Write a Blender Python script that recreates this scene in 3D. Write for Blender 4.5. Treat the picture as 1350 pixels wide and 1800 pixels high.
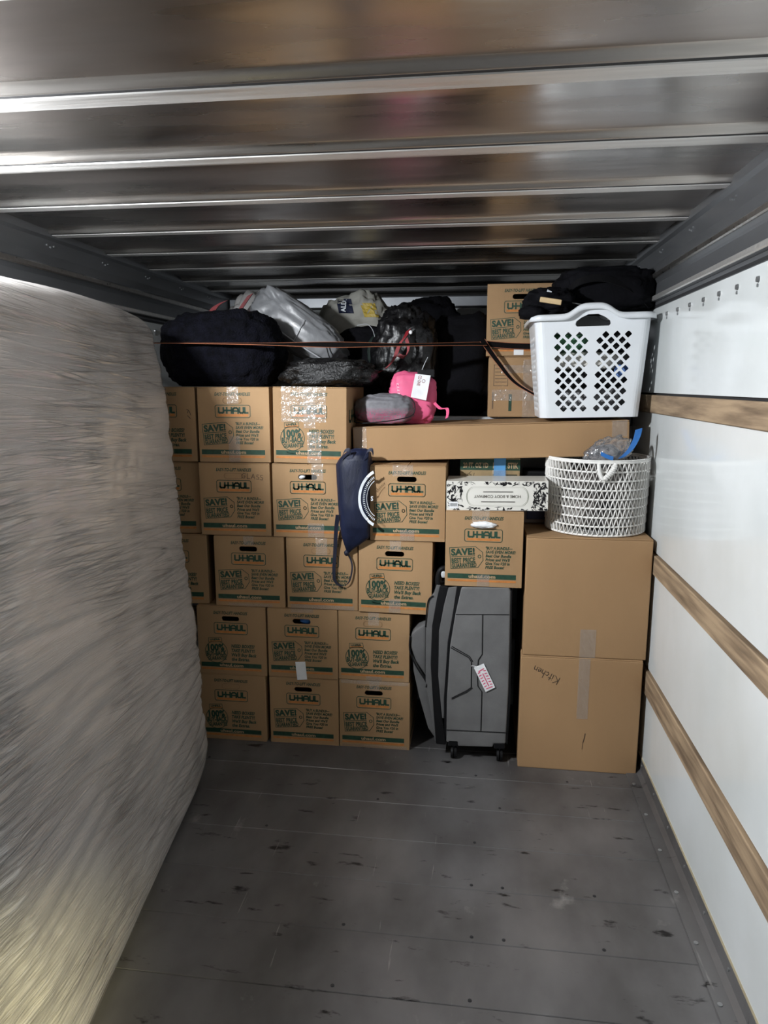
import bpy, bmesh, math, random
from mathutils import Vector, Matrix, noise
from mathutils.bvhtree import BVHTree
random.seed(7)
R = math.radians
for o in list(bpy.data.objects): bpy.data.objects.remove(o)
scn = bpy.context.scene
COL = scn.collection

# ------------------------------------------------------------------ camera
FPX = 1250.0
PITCH, YAW = math.atan(224/FPX), math.atan(166/(FPX/math.cos(math.atan(224/FPX))))
CAM = Vector((0, 0, 1.6))
cd = bpy.data.cameras.new('camera'); cam = bpy.data.objects.new('camera', cd); COL.objects.link(cam)
cd.sensor_fit = 'VERTICAL'; cd.sensor_height = 36.0; cd.lens = 36.0*FPX/1800.0
cd.clip_start = .02
cam.location = CAM; cam.rotation_euler = (math.pi/2-PITCH, 0, YAW)
scn.camera = cam

# ------------------------------------------------------------------ world, lights, exposure
w = bpy.data.worlds.new('dusk'); scn.world = w; w.use_nodes = True
w.node_tree.nodes['Background'].inputs[0].default_value = (.80, .90, 1.0, 1)
w.node_tree.nodes['Background'].inputs[1].default_value = .025
def light(name, kind, loc, energy, col, **k):
    d = bpy.data.lights.new(name, kind); d.energy = energy; d.color = col
    for a, b in k.items(): setattr(d, a, b)
    o = bpy.data.objects.new(name, d); COL.objects.link(o); o.location = loc
    return o
def aim(o, t): o.rotation_euler = (Vector(t)-o.location).to_track_quat('-Z', 'Y').to_euler()
LAMP = Vector((-1.425, 1.42, 2.085))
dl_ = light('dome_lamp_light', 'AREA', LAMP, 68, (.92, .96, 1.0), shape='DISK', size=.11)
aim(dl_, LAMP+Vector((.72, .30, -.62)))
s = light('warm_outside_light', 'SPOT', (.9, -2.6, 1.75), 1500, (1.0, .90, .50), spot_size=R(9.5), spot_blend=.55, shadow_soft_size=.12)  # warm spot placed for the glow low on the mattress; source unseen
aim(s, (-1.12, 1.22, .12))
vs = scn.view_settings
vs.view_transform = 'Standard'; vs.look = 'None'; vs.gamma = 1; vs.use_curve_mapping = False; vs.exposure = .05

# ------------------------------------------------------------------ a pixel of the 1350x1800 frame as a point at distance Y
_fw = Vector((-math.sin(YAW)*math.cos(PITCH), math.cos(YAW)*math.cos(PITCH), -math.sin(PITCH)))
_rt = Vector((math.cos(YAW), math.sin(YAW), 0)); _up = _rt.cross(_fw)
def P(u, v, Y):
    d = _fw+_rt*((u-675)/FPX)-_up*((v-900)/FPX)
    return CAM+d*(Y/d.y)

# ------------------------------------------------------------------ materials
MATS = {}
def mat(name, col, rough=.5, metal=0, var=.12, vscale=6, bump=0, bscale=60, stretch=(1,1,1), coat=0, spec=.5,
        col2=None, lo=.35, hi=.7, rvar=0, bstretch=None, bdist=.002, sheen=0, world=False):
    if name in MATS: return MATS[name]
    m = bpy.data.materials.new(name); m.use_nodes = True; nt = m.node_tree; N = nt.nodes; L = nt.links
    b = N['Principled BSDF']; b.inputs['Metallic'].default_value = metal; b.inputs['Roughness'].default_value = rough
    b.inputs['Coat Weight'].default_value = coat; b.inputs['Coat Roughness'].default_value = .08
    b.inputs['Specular IOR Level'].default_value = spec; b.inputs['Sheen Weight'].default_value = sheen
    tc = N.new('ShaderNodeTexCoord'); oi = N.new('ShaderNodeObjectInfo')
    ad = N.new('ShaderNodeVectorMath'); ad.operation = 'MULTIPLY_ADD'
    L.new(oi.outputs['Random'], ad.inputs[0]); ad.inputs[1].default_value = (9, 7, 5)
    L.new(tc.outputs['Object'], ad.inputs[2])
    if world: ad.inputs[1].default_value = (0, 0, 0)
    def tex(sc, st, det=5):
        mp = N.new('ShaderNodeMapping'); mp.inputs['Scale'].default_value = st; L.new(ad.outputs[0], mp.inputs[0])
        n = N.new('ShaderNodeTexNoise'); n.inputs['Scale'].default_value = sc; n.inputs['Detail'].default_value = det
        L.new(mp.outputs[0], n.inputs['Vector']); return n
    n = tex(vscale, stretch)
    r = N.new('ShaderNodeMapRange'); r.inputs[1].default_value = lo; r.inputs[2].default_value = hi; L.new(n.outputs[0], r.inputs[0])
    mx = N.new('ShaderNodeMix'); mx.data_type = 'RGBA'; L.new(r.outputs[0], mx.inputs[0])
    c2 = col2 or tuple(c*(1-2*var) for c in col)
    mx.inputs[6].default_value = (*col, 1); mx.inputs[7].default_value = (*c2, 1)
    L.new(mx.outputs[2], b.inputs['Base Color'])
    if rvar:
        r2 = N.new('ShaderNodeMapRange'); r2.inputs[1].default_value = .3; r2.inputs[2].default_value = .7
        r2.inputs[3].default_value = max(.02, rough-rvar); r2.inputs[4].default_value = rough+rvar
        L.new(n.outputs[0], r2.inputs[0]); L.new(r2.outputs[0], b.inputs['Roughness'])
    if bump:
        n2 = tex(bscale, bstretch or stretch, 4)
        bp = N.new('ShaderNodeBump'); bp.inputs['Strength'].default_value = bump; bp.inputs['Distance'].default_value = bdist
        L.new(n2.outputs[0], bp.inputs['Height']); L.new(bp.outputs[0], b.inputs['Normal'])
    MATS[name] = m
    return m
def film(name, tint, opac, rough=.12, bump=.6, bscale=40, stretch=(1,1,1), gloss=.25, bdist=.004, frk=.8):
    m = bpy.data.materials.new(name); m.use_nodes = True; nt = m.node_tree; N = nt.nodes; L = nt.links
    N.remove(N['Principled BSDF']); out = N['Material Output']
    tr = N.new('ShaderNodeBsdfTransparent'); df = N.new('ShaderNodeBsdfDiffuse'); df.inputs[0].default_value = (*tint, 1)
    gl = N.new('ShaderNodeBsdfGlossy'); gl.inputs['Roughness'].default_value = rough; gl.inputs[0].default_value = (1, 1, 1, 1)
    tc = N.new('ShaderNodeTexCoord'); mp = N.new('ShaderNodeMapping'); mp.inputs['Scale'].default_value = stretch
    n = N.new('ShaderNodeTexNoise'); n.inputs['Scale'].default_value = bscale; n.inputs['Detail'].default_value = 3
    L.new(tc.outputs['Object'], mp.inputs[0]); L.new(mp.outputs[0], n.inputs['Vector'])
    bp = N.new('ShaderNodeBump'); bp.inputs['Strength'].default_value = bump; bp.inputs['Distance'].default_value = bdist
    L.new(n.outputs[0], bp.inputs['Height']); L.new(bp.outputs[0], gl.inputs['Normal'])
    m1 = N.new('ShaderNodeMixShader'); m1.inputs[0].default_value = opac; L.new(tr.outputs[0], m1.inputs[1]); L.new(df.outputs[0], m1.inputs[2])
    fr = N.new('ShaderNodeFresnel'); fr.inputs[0].default_value = 1.45; L.new(bp.outputs[0], fr.inputs['Normal'])
    ml = N.new('ShaderNodeMath'); ml.operation = 'MULTIPLY_ADD'; ml.inputs[1].default_value = frk; ml.inputs[2].default_value = gloss*.1; ml.use_clamp = True
    L.new(fr.outputs[0], ml.inputs[0])
    m2 = N.new('ShaderNodeMixShader'); L.new(ml.outputs[0], m2.inputs[0]); L.new(m1.outputs[0], m2.inputs[1]); L.new(gl.outputs[0], m2.inputs[2])
    L.new(m2.outputs[0], out.inputs['Surface']); return m

M_card = mat('cardboard', (.375, .234, .120), .72, 0, .07, 5, .25, 90, (1,1,.35), spec=.25, bstretch=(3,1,.08), bdist=.001)
M_card2 = mat('cardboard_plain', (.365, .224, .114), .74, 0, .08, 3, .2, 90, (1,1,.4), spec=.22, bstretch=(3,1,.08), bdist=.001)
M_green = mat('green_ink', (.015, .060, .034), .6, 0, .2, 60)
M_orange = mat('orange_ink', (.55, .20, .045), .6, 0, .12, 60)
M_tan = mat('bare_card_ink', (.43, .30, .17), .7, 0, .1, 60)
M_ink = mat('black_ink', (.018, .016, .018), .5, 0, .2, 80)
M_tape = film('clear_tape', (.88, .86, .81), .13, .14, 1.0, 45, gloss=.5, frk=.32, bdist=.010)
M_white = mat('white_plastic', (.80, .83, .86), .28, 0, .03, 4, coat=.2)
M_paper = mat('white_paper', (.82, .83, .84), .7, 0, .08, 20, .3, 40)
M_blueplastic = mat('blue_plastic', (.035, .17, .50), .3, 0, .15, 12, .3, 30)
M_pink = mat('pink_fabric', (.76, .115, .25), .6, 0, .1, 8, .3, 40)
M_pinkink = mat('pink_ink', (.72, .12, .22), .6)
M_black = mat('black_fabric', (.0042, .0042, .0060), .85, 0, .3, 9, .5, 70, bdist=.004, spec=.12)
M_fuzzy = mat('dark_plush', (.0040, .0042, .0085), .9, 0, .4, 30, 1, 120, bdist=.008, spec=.12)
M_bin = mat('black_bin_plastic', (.004, .004, .005), .40, 0, .3, 10, .9, 16, bdist=.012)
M_red = mat('red_plastic', (.24, .006, .012), .6, 0, .2, 20, .4, 30)
M_navy = mat('navy_nylon', (.0085, .013, .038), .55, 0, .25, 10, .5, 22, (2, 2, .6), bdist=.006, spec=.3)
M_navyd = mat('navy_cord', (.007, .009, .026), .6)
M_dgreen = mat('dark_green_fabric', (.006, .018, .013), .7, 0, .3, 9, .4, 40)
M_offwhite = mat('offwhite_print', (.72, .76, .80), .6)
M_grey = mat('suitcase_fabric', (.148, .147, .147), .8, 0, .12, 9, .35, 300, bdist=.001)
M_greyd = mat('suitcase_side', (.118, .117, .118), .8, 0, .14, 9, .35, 300, bdist=.001)
M_rubber = mat('black_rubber', (.006, .006, .007), .55, spec=.2)
M_wicker = mat('white_cord_weave', (.86, .845, .81), .7, 0, .08, 40, .4, 200)
M_orangecord = mat('orange_edge', (.36, .12, .055), .6)
M_webbing = mat('black_webbing', (.006, .005, .005), .8, 0, .2, 30, .4, 200, spec=.1)
M_taupe = mat('taupe_box', (.26, .20, .17), .6)
M_navybox = mat('navy_panel', (.02, .025, .09), .4)
M_kraft = mat('kraft_print', (.34, .24, .12), .7, 0, .1, 20)
M_wood = mat('raw_wood', (.37, .265, .165), .75, 0, .3, 7, .5, 30, (6, .5, 6), col2=(.125, .082, .05), lo=.36, hi=.72, bstretch=(5,.4,5))
M_frp = mat('white_wall_lining', (.74, .77, .775), .13, 0, .03, 2.2, .12, 1.6, coat=.3, col2=(.64, .665, .655), bdist=.02)
M_frontwall = mat('grey_wall_lining', (.70, .72, .75), .35, 0, .08, 4)
M_cove = mat('cove_metal', (.27, .28, .295), .40, .8, .12, 5, .25, 4, (1, .2, 1))
M_dark = mat('dark_gap', (.02, .02, .022), .6)
M_steel = mat('fastener_metal', (.45, .46, .47), .35, .8)
M_bow = mat('roof_bow_metal', (.93, .915, .89), .50, 1, .05, 12, .3, 3, (.3, 6, 6), rvar=.08)
M_lip = mat('roof_lip_metal', (.62, .595, .565), .34, 1, .08, 10, .3, 3, (.3, 6, 6), rvar=.08)
M_lid = mat('light_grey_edge', (.50, .52, .54), .45)

def ceiling_mat():
    m = mat('roof_sheet_metal', (.50, .47, .445), .29, 1, .14, 3.0, .5, 2.4, (.35, 1.6, 1), col2=(.37, .335, .315), rvar=.09, bdist=.012, world=True)
    return m
M_roof = ceiling_mat()

def floor_mat():
    m = mat('floor_metal', (.175, .170, .170), .40, .35, .18, 3.4, .3, 30, (1, .6, 1), col2=(.072, .067, .065), rvar=.12, world=True)
    nt = m.node_tree; N = nt.nodes; L = nt.links; b = N['Principled BSDF']
    base = b.inputs['Base Color'].links[0].from_socket
    geo = N.new('ShaderNodeNewGeometry')
    def mask(st, sc, lo, hi, off=0, w=0):
        mp = N.new('ShaderNodeMapping'); mp.inputs['Scale'].default_value = st; mp.inputs['Location'].default_value = (off, off*.7, 0)
        mp.inputs['Rotation'].default_value = (0, 0, w); L.new(geo.outputs['Position'], mp.inputs[0])
        n = N.new('ShaderNodeTexNoise'); n.inputs['Scale'].default_value = sc; n.inputs['Detail'].default_value = 6; n.inputs['Roughness'].default_value = .6
        L.new(mp.outputs[0], n.inputs['Vector'])
        r = N.new('ShaderNodeMapRange'); r.inputs[1].default_value = lo; r.inputs[2].default_value = hi; L.new(n.outputs[0], r.inputs[0])
        return r.outputs[0]
    cur = base
    for (st, sc, lo, hi, off, rot, c) in [((1, 2.6, 1), 7, .625, .69, 3, .15, (.012, .011, .011)), ((1, 4, 1), 5, .655, .71, 11, -.2, (.015, .014, .014)),
                                          ((9, .5, 1), 5, .665, .73, 5, .25, (.30, .29, .28)), ((1.4, 1, 1), 4.5, .65, .76, 21, .4, (.27, .26, .25))]:
        mx = N.new('ShaderNodeMix'); mx.data_type = 'RGBA'; L.new(mask(st, sc, lo, hi, off, rot), mx.inputs[0]); L.new(cur, mx.inputs[6]); mx.inputs[7].default_value = (*c, 1)
        cur = mx.outputs[2]
    L.new(cur, b.inputs['Base Color'])
    return m
M_floor = floor_mat()

def fold_height(N, L, geo):
    """stretch-film folds: ridged noise drawn out along the wrap direction (y), bent by a slow warp"""
    lo = N.new('ShaderNodeTexNoise'); lo.inputs['Scale'].default_value = 1.0; lo.inputs['Detail'].default_value = .5; L.new(geo.outputs['Position'], lo.inputs['Vector'])
    sp = N.new('ShaderNodeSeparateXYZ'); L.new(geo.outputs['Position'], sp.inputs[0])
    wz = N.new('ShaderNodeMath'); wz.operation = 'MULTIPLY_ADD'; wz.inputs[1].default_value = .13; L.new(lo.outputs[0], wz.inputs[0]); L.new(sp.outputs[2], wz.inputs[2])
    prev = None
    for fy, fz, wd, amt, off, tl in ((.8, 13, .035, 1.0, 0, .10), (.9, 24, .04, .9, 5, .02), (1.4, 46, .045, .7, 9, .15), (1.7, 90, .05, .5, 14, .06), (1.2, 150, .07, .3, 19, .0)):
        cb = N.new('ShaderNodeCombineXYZ'); cb.inputs[0].default_value = off
        ty = N.new('ShaderNodeMath'); ty.operation = 'MULTIPLY_ADD'; ty.inputs[1].default_value = tl; L.new(sp.outputs[1], ty.inputs[0]); L.new(wz.outputs[0], ty.inputs[2])
        for src, k, idx in ((sp.outputs[1], fy, 1), (ty.outputs[0], fz, 2)):
            mm = N.new('ShaderNodeMath'); mm.operation = 'MULTIPLY'; mm.inputs[1].default_value = k; L.new(src, mm.inputs[0]); L.new(mm.outputs[0], cb.inputs[idx])
        n = N.new('ShaderNodeTexNoise'); n.inputs['Scale'].default_value = 1; n.inputs['Detail'].default_value = 0; L.new(cb.outputs[0], n.inputs['Vector'])
        sb = N.new('ShaderNodeMath'); sb.operation = 'SUBTRACT'; sb.inputs[1].default_value = .5; L.new(n.outputs[0], sb.inputs[0])
        ab = N.new('ShaderNodeMath'); ab.operation = 'ABSOLUTE'; L.new(sb.outputs[0], ab.inputs[0])
        mr = N.new('ShaderNodeMapRange'); mr.inputs[1].default_value = 0; mr.inputs[2].default_value = wd; mr.inputs[3].default_value = amt; mr.inputs[4].default_value = 0; L.new(ab.outputs[0], mr.inputs[0])
        if prev is None: prev = mr.outputs[0]
        else:
            ad = N.new('ShaderNodeMath'); ad.operation = 'ADD'; L.new(prev, ad.inputs[0]); L.new(mr.outputs[0], ad.inputs[1]); prev = ad.outputs[0]
    ms = N.new('ShaderNodeTexNoise'); ms.inputs['Scale'].default_value = 2.6; ms.inputs['Detail'].default_value = 2; L.new(geo.outputs['Position'], ms.inputs['Vector'])
    mk = N.new('ShaderNodeMapRange'); mk.inputs[1].default_value = .38; mk.inputs[2].default_value = .62; mk.inputs[3].default_value = .15; L.new(ms.outputs[0], mk.inputs[0])
    mu = N.new('ShaderNodeMath'); mu.operation = 'MULTIPLY'; L.new(prev, mu.inputs[0]); L.new(mk.outputs[0], mu.inputs[1])
    return mu.outputs[0]
def mattress_mat():
    m = mat('mattress_cover', (.63, .60, .575), .5, 0, .05, 5, 0, col2=(.55, .525, .505))
    nt = m.node_tree; N = nt.nodes; L = nt.links; b = N['Principled BSDF']
    geo = N.new('ShaderNodeNewGeometry')
    h = fold_height(N, L, geo); iv = N.new('ShaderNodeMath'); iv.operation = 'MULTIPLY'; iv.inputs[1].default_value = -1; L.new(h, iv.inputs[0]); prev = iv.outputs[0]
    bp = N.new('ShaderNodeBump'); bp.inputs['Strength'].default_value = .75; bp.inputs['Distance'].default_value = .006
    L.new(prev, bp.inputs['Height']); L.new(bp.outputs[0], b.inputs['Normal'])
    return m
M_matt = mattress_mat()
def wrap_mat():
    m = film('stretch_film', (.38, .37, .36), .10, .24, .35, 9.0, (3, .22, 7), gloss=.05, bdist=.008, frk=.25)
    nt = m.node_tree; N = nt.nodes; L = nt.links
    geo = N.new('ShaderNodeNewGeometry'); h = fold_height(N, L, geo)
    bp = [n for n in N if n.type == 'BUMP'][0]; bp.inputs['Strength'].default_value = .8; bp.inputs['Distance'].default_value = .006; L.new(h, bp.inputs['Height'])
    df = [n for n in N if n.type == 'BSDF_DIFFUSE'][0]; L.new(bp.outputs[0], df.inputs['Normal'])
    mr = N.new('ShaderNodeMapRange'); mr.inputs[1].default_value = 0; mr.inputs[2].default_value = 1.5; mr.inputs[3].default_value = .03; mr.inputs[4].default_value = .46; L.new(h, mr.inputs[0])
    m1 = df.outputs[0].links[0].to_node; L.new(mr.outputs[0], m1.inputs[0])   # folds greyer, less clear: layered film, plus crease shade put into the colour
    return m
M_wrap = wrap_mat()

# ------------------------------------------------------------------ object helpers
def link(o, parent=None):
    COL.objects.link(o)
    if parent: o.parent = parent
    return o
def mesh(name, V, F, m, parent=None, smooth=False, world=True):
    """one mesh object; V in world space (moved into the parent's frame when world is set)"""
    if parent is not None and world:
        inv = parent.matrix_basis.inverted() if parent.parent is None else (parent.parent.matrix_basis @ parent.matrix_basis).inverted()
        V = [inv @ Vector(v) for v in V]
    me = bpy.data.meshes.new(name); me.from_pydata([tuple(v) for v in V], [], F); me.update()
    if smooth:
        for p in me.polygons: p.use_smooth = True
    me.materials.append(m)
    return link(bpy.data.objects.new(name, me), parent)
def tag(o, label, cat, group=None):
    o['label'] = label; o['category'] = cat
    if group: o['group'] = group
    return o
def thing(name, label, cat, loc=(0,0,0), rz=0, group=None, rot=None):
    o = bpy.data.objects.new(name, None); o.empty_display_size = .05
    o.location = loc; o.rotation_euler = rot or (0, 0, rz)
    link(o); return tag(o, label, cat, group)
def refresh(o): o.matrix_basis = Matrix.LocRotScale(o.location, o.rotation_euler, o.scale)
def struct(o): o['kind'] = 'structure'; return o
def box(x0, x1, y0, y1, z0, z1):
    V = [(x, y, z) for x in (x0, x1) for y in (y0, y1) for z in (z0, z1)]
    return V, [(0,1,3,2), (4,6,7,5), (0,4,5,1), (2,3,7,6), (0,2,6,4), (1,5,7,3)]
def cat(*parts):
    V, F = [], []
    for v, f in parts:
        k = len(V); V += list(v); F += [tuple(i+k for i in q) for q in f]
    return V, F
def bevelled(V, F, w, seg=2):
    bm = bmesh.new(); vs_ = [bm.verts.new(v) for v in V]
    for f in F: bm.faces.new([vs_[i] for i in f])
    bmesh.ops.recalc_face_normals(bm, faces=bm.faces)
    bmesh.ops.bevel(bm, geom=[e for e in bm.edges if len(e.link_faces) == 2 and e.calc_face_angle(0) > .5], offset=w, segments=seg, profile=.6, affect='EDGES', clamp_overlap=True)
    bm.verts.index_update()
    out = [v.co.copy() for v in bm.verts], [tuple(v.index for v in f.verts) for f in bm.faces]
    bm.free(); return out
def tube(pts, r, n=6, closed=False, cap=True):
    pts = [Vector(p) for p in pts]; V, F = [], []; k = len(pts); prev = None
    for i, p in enumerate(pts):
        a = pts[(i-1) % k] if (closed or i) else p; b = pts[(i+1) % k] if (closed or i < k-1) else p
        t = (b-a).normalized() if (b-a).length > 1e-9 else Vector((0,0,1))
        if prev is None: s = t.orthogonal().normalized()
        else: s = (prev-t*prev.dot(t)); s = s.normalized() if s.length > 1e-6 else t.orthogonal().normalized()
        prev = s; q = t.cross(s); rr = r[i] if isinstance(r, (list, tuple)) else r
        V += [p+(s*math.cos(2*math.pi*j/n)+q*math.sin(2*math.pi*j/n))*rr for j in range(n)]
    for i in range(k if closed else k-1):
        for j in range(n):
            F.append((i*n+j, i*n+(j+1) % n, ((i+1) % k)*n+(j+1) % n, ((i+1) % k)*n+j))
    if cap and not closed: F += [tuple(range(n))[::-1], tuple((k-1)*n+j for j in range(n))]
    return V, F
def spline(pts, m=8):
    pts = [Vector(p) for p in pts]; out = []
    for i in range(len(pts)-1):
        p0, p1, p2, p3 = pts[max(i-1, 0)], pts[i], pts[i+1], pts[min(i+2, len(pts)-1)]
        for j in range(m):
            t = j/m
            out.append(.5*((2*p1)+(p2-p0)*t+(2*p0-5*p1+4*p2-p3)*t*t+(3*p1-p0-3*p2+p3)*t**3))
    return out+[pts[-1]]
def ribbon(pts, wd, nrm, th=.0015):
    """flat strap: pts, half-width vectors by point, thickness along nrm"""
    V, F = [], []
    for p, a, n_ in zip(pts, wd, nrm):
        p, a, n_ = Vector(p), Vector(a), Vector(n_)
        V += [p-a-n_*th, p+a-n_*th, p+a+n_*th, p-a+n_*th]
    for i in range(len(pts)-1):
        for j in range(4): F.append((i*4+j, i*4+(j+1) % 4, i*4+4+(j+1) % 4, i*4+4+j))
    F += [(3,2,1,0), tuple(len(V)-4+j for j in range(4))]
    return V, F
def sgn(x, e): return math.copysign(abs(x)**e, x)
def blob(c, r, seed=0, e=.8, amp=.12, fr=3.0, flat=.8, n=(56, 36), ridge=0, rot=None, fine=0):
    c = Vector(c); V, F = [], []; o = Vector((seed*3.7, seed*1.9, seed*5.3)); nu, nv = n
    for j in range(nv+1):
        ph = -math.pi/2+math.pi*j/nv
        for i in range(nu):
            th = 2*math.pi*i/nu
            d = Vector((sgn(math.cos(ph), e)*sgn(math.cos(th), e), sgn(math.cos(ph), e)*sgn(math.sin(th), e), sgn(math.sin(ph), e)))
            q = Vector((math.cos(ph)*math.cos(th), math.cos(ph)*math.sin(th), math.sin(ph)))
            k = 1+amp*noise.fractal(q*fr*.55+o, 1, 2, 3)
            if ridge: k += ridge*(1-abs(noise.noise(q*fr*1.7+o*2))*3)*.5
            if fine: k += fine*noise.fractal(q*fr*4+o, .8, 2, 4)
            v = Vector((d.x*r[0]*k, d.y*r[1]*k, d.z*r[2]*k))
            if rot: v = rot @ v
            V.append(v)
    zmin = -r[2]*flat
    if flat < 1.5:
        V = [Vector((v.x, v.y, max(v.z, zmin))) for v in V]
    V = [v+c for v in V]
    for j in range(nv):
        for i in range(nu): F.append((j*nu+i, j*nu+(i+1) % nu, (j+1)*nu+(i+1) % nu, (j+1)*nu+i))
    return V, F
def poly_fill(loops):
    """2-D polygon with holes -> verts, tris"""
    bm = bmesh.new()
    for lp in loops:
        vs_ = [bm.verts.new((p[0], p[1], 0)) for p in lp]
        for i in range(len(vs_)): bm.edges.new((vs_[i], vs_[(i+1) % len(vs_)]))
    bmesh.ops.triangle_fill(bm, edges=bm.edges[:], use_beauty=True, use_dissolve=False, normal=(0, 0, 1))
    bm.verts.index_update()
    out = [(v.co.x, v.co.y) for v in bm.verts], [tuple(v.index for v in f.verts) for f in bm.faces]
    bm.free(); return out

# ------------------------------------------------------------------ flat print (lettering, logos)
_txt = {}
def text_mesh(s, bold, shear):
    k = (s, bold, shear)
    if k not in _txt:
        c = bpy.data.curves.new('t', 'FONT'); c.body = s; c.size = 1; c.offset = bold*.95+.004; c.shear = shear; c.resolution_u = 3
        c.space_character = 1.0+bold*1.2
        o = bpy.data.objects.new('t', c); COL.objects.link(o)
        me = o.evaluated_get(bpy.context.evaluated_depsgraph_get()).to_mesh()
        V = [(v.co.x, v.co.y) for v in me.vertices]; F = [tuple(p.vertices) for p in me.polygons]
        bpy.data.objects.remove(o); bpy.data.curves.remove(c); _txt[k] = (V, F)
    return _txt[k]
class Flat:
    """2-D print; x right, y down, unit square"""
    def __init__(s): s.V, s.F = [], []
    def add(s, V, F):
        k = len(s.V); s.V += V; s.F += [tuple(i+k for i in f) for f in F]; return s
    def poly(s, pts): return s.add(list(pts), [tuple(range(len(pts)))])
    def rect(s, x0, y0, x1, y1): return s.poly([(x0, y0), (x1, y0), (x1, y1), (x0, y1)])
    def stroke(s, pts, w, closed=False):
        q = list(pts)+([pts[0]] if closed else [])
        for (a, b), (c, d) in zip(q, q[1:]):
            l = math.hypot(c-a, d-b) or 1e-9; ux, uy = (c-a)/l*w/2, (d-b)/l*w/2
            s.poly([(a-ux+uy, b-uy-ux), (c+ux+uy, d+uy-ux), (c+ux-uy, d+uy+ux), (a-ux-uy, b-uy+ux)])
        return s
    def text(s, t, cx, cy, wd, ht, bold=.02, shear=0, rot=0, align='c'):
        V, F = text_mesh(t, bold, shear)
        if not V: return s
        x0, x1 = min(v[0] for v in V), max(v[0] for v in V); y0, y1 = 0, .72
        W = []
        for x, y in V:
            a = (x-x0)/(x1-x0)-(.5 if align == 'c' else 0); a *= wd; b = -((y-y0)/(y1-y0)-.5)*ht
            W.append((cx+a*math.cos(rot)-b*math.sin(rot), cy+a*math.sin(rot)+b*math.cos(rot)))
        return s.add(W, F)
    def rot(s, cx, cy, a, start=0):
        for i in range(start, len(s.V)):
            x, y = s.V[i][0]-cx, s.V[i][1]-cy
            s.V[i] = (cx+x*math.cos(a)-y*math.sin(a), cy+x*math.sin(a)+y*math.cos(a))
        return s
    def to_mesh(s, name, m, fn):
        me = bpy.data.meshes.new(name); me.from_pydata([tuple(fn(x, y)) for x, y in s.V], [], s.F); me.update(); me.materials.append(m); return me
def rrect(x0, y0, x1, y1, r, n=5):
    out = []
    for cx, cy, a in ((x1-r, y0+r, -90), (x1-r, y1-r, 0), (x0+r, y1-r, 90), (x0+r, y0+r, 180)):
        out += [(cx+r*math.cos(R(a+90*i/n)), cy+r*math.sin(R(a+90*i/n))) for i in range(n+1)]
    return out
def circ(cx, cy, r, n=28, a0=0, a1=360, sq=1):
    return [(cx+r*math.cos(R(a0+(a1-a0)*i/n)), cy+r*sq*math.sin(R(a0+(a1-a0)*i/n))) for i in range(n+(0 if a1-a0 == 360 else 1))]
def logo_letters(f, x0, y0, x1, y1):
    """the block letters U-HAUL, drawn as strokes"""
    W, H = x1-x0, y1-y0; t = W*.054
    def X(a): return x0+a*W
    def Y(a): return y0+a*H
    def st(pts, k=1): f.stroke([(X(a), Y(b)) for a, b in pts], t*k)
    st([(.03, .08), (.03, .78), (.06, .93), (.16, .93), (.19, .78), (.19, .08)])
    st([(.19, .52), (.46, .52)])
    st([(.30, .06), (.30, .95)]); st([(.46, .06), (.46, .95)])
    st([(.51, .97), (.51, .30), (.56, .08), (.63, .08), (.68, .30), (.68, .97)]); st([(.51, .62), (.68, .62)])
    st([(.73, .06), (.73, .78), (.76, .93), (.83, .93), (.86, .78), (.86, .06)])
    st([(.905, .06), (.905, .93), (1.0, .93)])
def print_common():
    a = Flat().text('EASY-TO-LIFT HANDLES', .495, .092, .50, .042, .03, .25)
    g = Flat().stroke(rrect(.248, .238, .735, .402, .028), .0085, True); logo_letters(g, .285, .268, .70, .345)
    t = Flat().text('uhaul.com', .485, .862, .35, .044, .035, 0)
    return [('handle_lettering', a, M_green, 1), ('logo', g, M_green, 1), ('logo_bar', Flat().rect(.278, .357, .705, .386), M_orange, 1),
            ('green_stripe', Flat().rect(.035, .832, .925, .896), M_green, 1), ('orange_stripe', Flat().rect(.035, .912, .925, .938), M_orange, 1), ('web_address', t, M_tan, 2)]
def print_save():
    L_ = print_common(); g = Flat()
    g.stroke([(.065, .475), (.40, .475), (.49, .555), (.49, .665), (.42, .755), (.065, .755)], .0075, True)
    g.text('SAVE!', .235, .535, .31, .085, .05, 0); g.stroke([(.085, .598), (.385, .598)], .009)
    g.text('BEST PRICE', .235, .648, .31, .062, .04, 0); g.text('GUARANTEED', .24, .715, .325, .058, .04, 0)
    g.stroke(circ(.448, .61, .019, 12), .009, True)
    g.rot(.28, .61, R(-4.5))
    h = Flat()
    for i, (s_, w_) in enumerate([('"BUY A BUNDLE\u2014', .345), ('SAVE EVEN MORE!', .385), ('Beat Our Bundle', .33), ('Prices and We\'ll', .315), ('Give You $20 in', .315), ('FREE Boxes!', .245)]):
        h.text(s_, .525, .482+i*.051, w_, .037, .035, .2, align='l')
    return L_+[('price_tag_print', g, M_green, 1), ('slogan', h, M_green, 1)]
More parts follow.
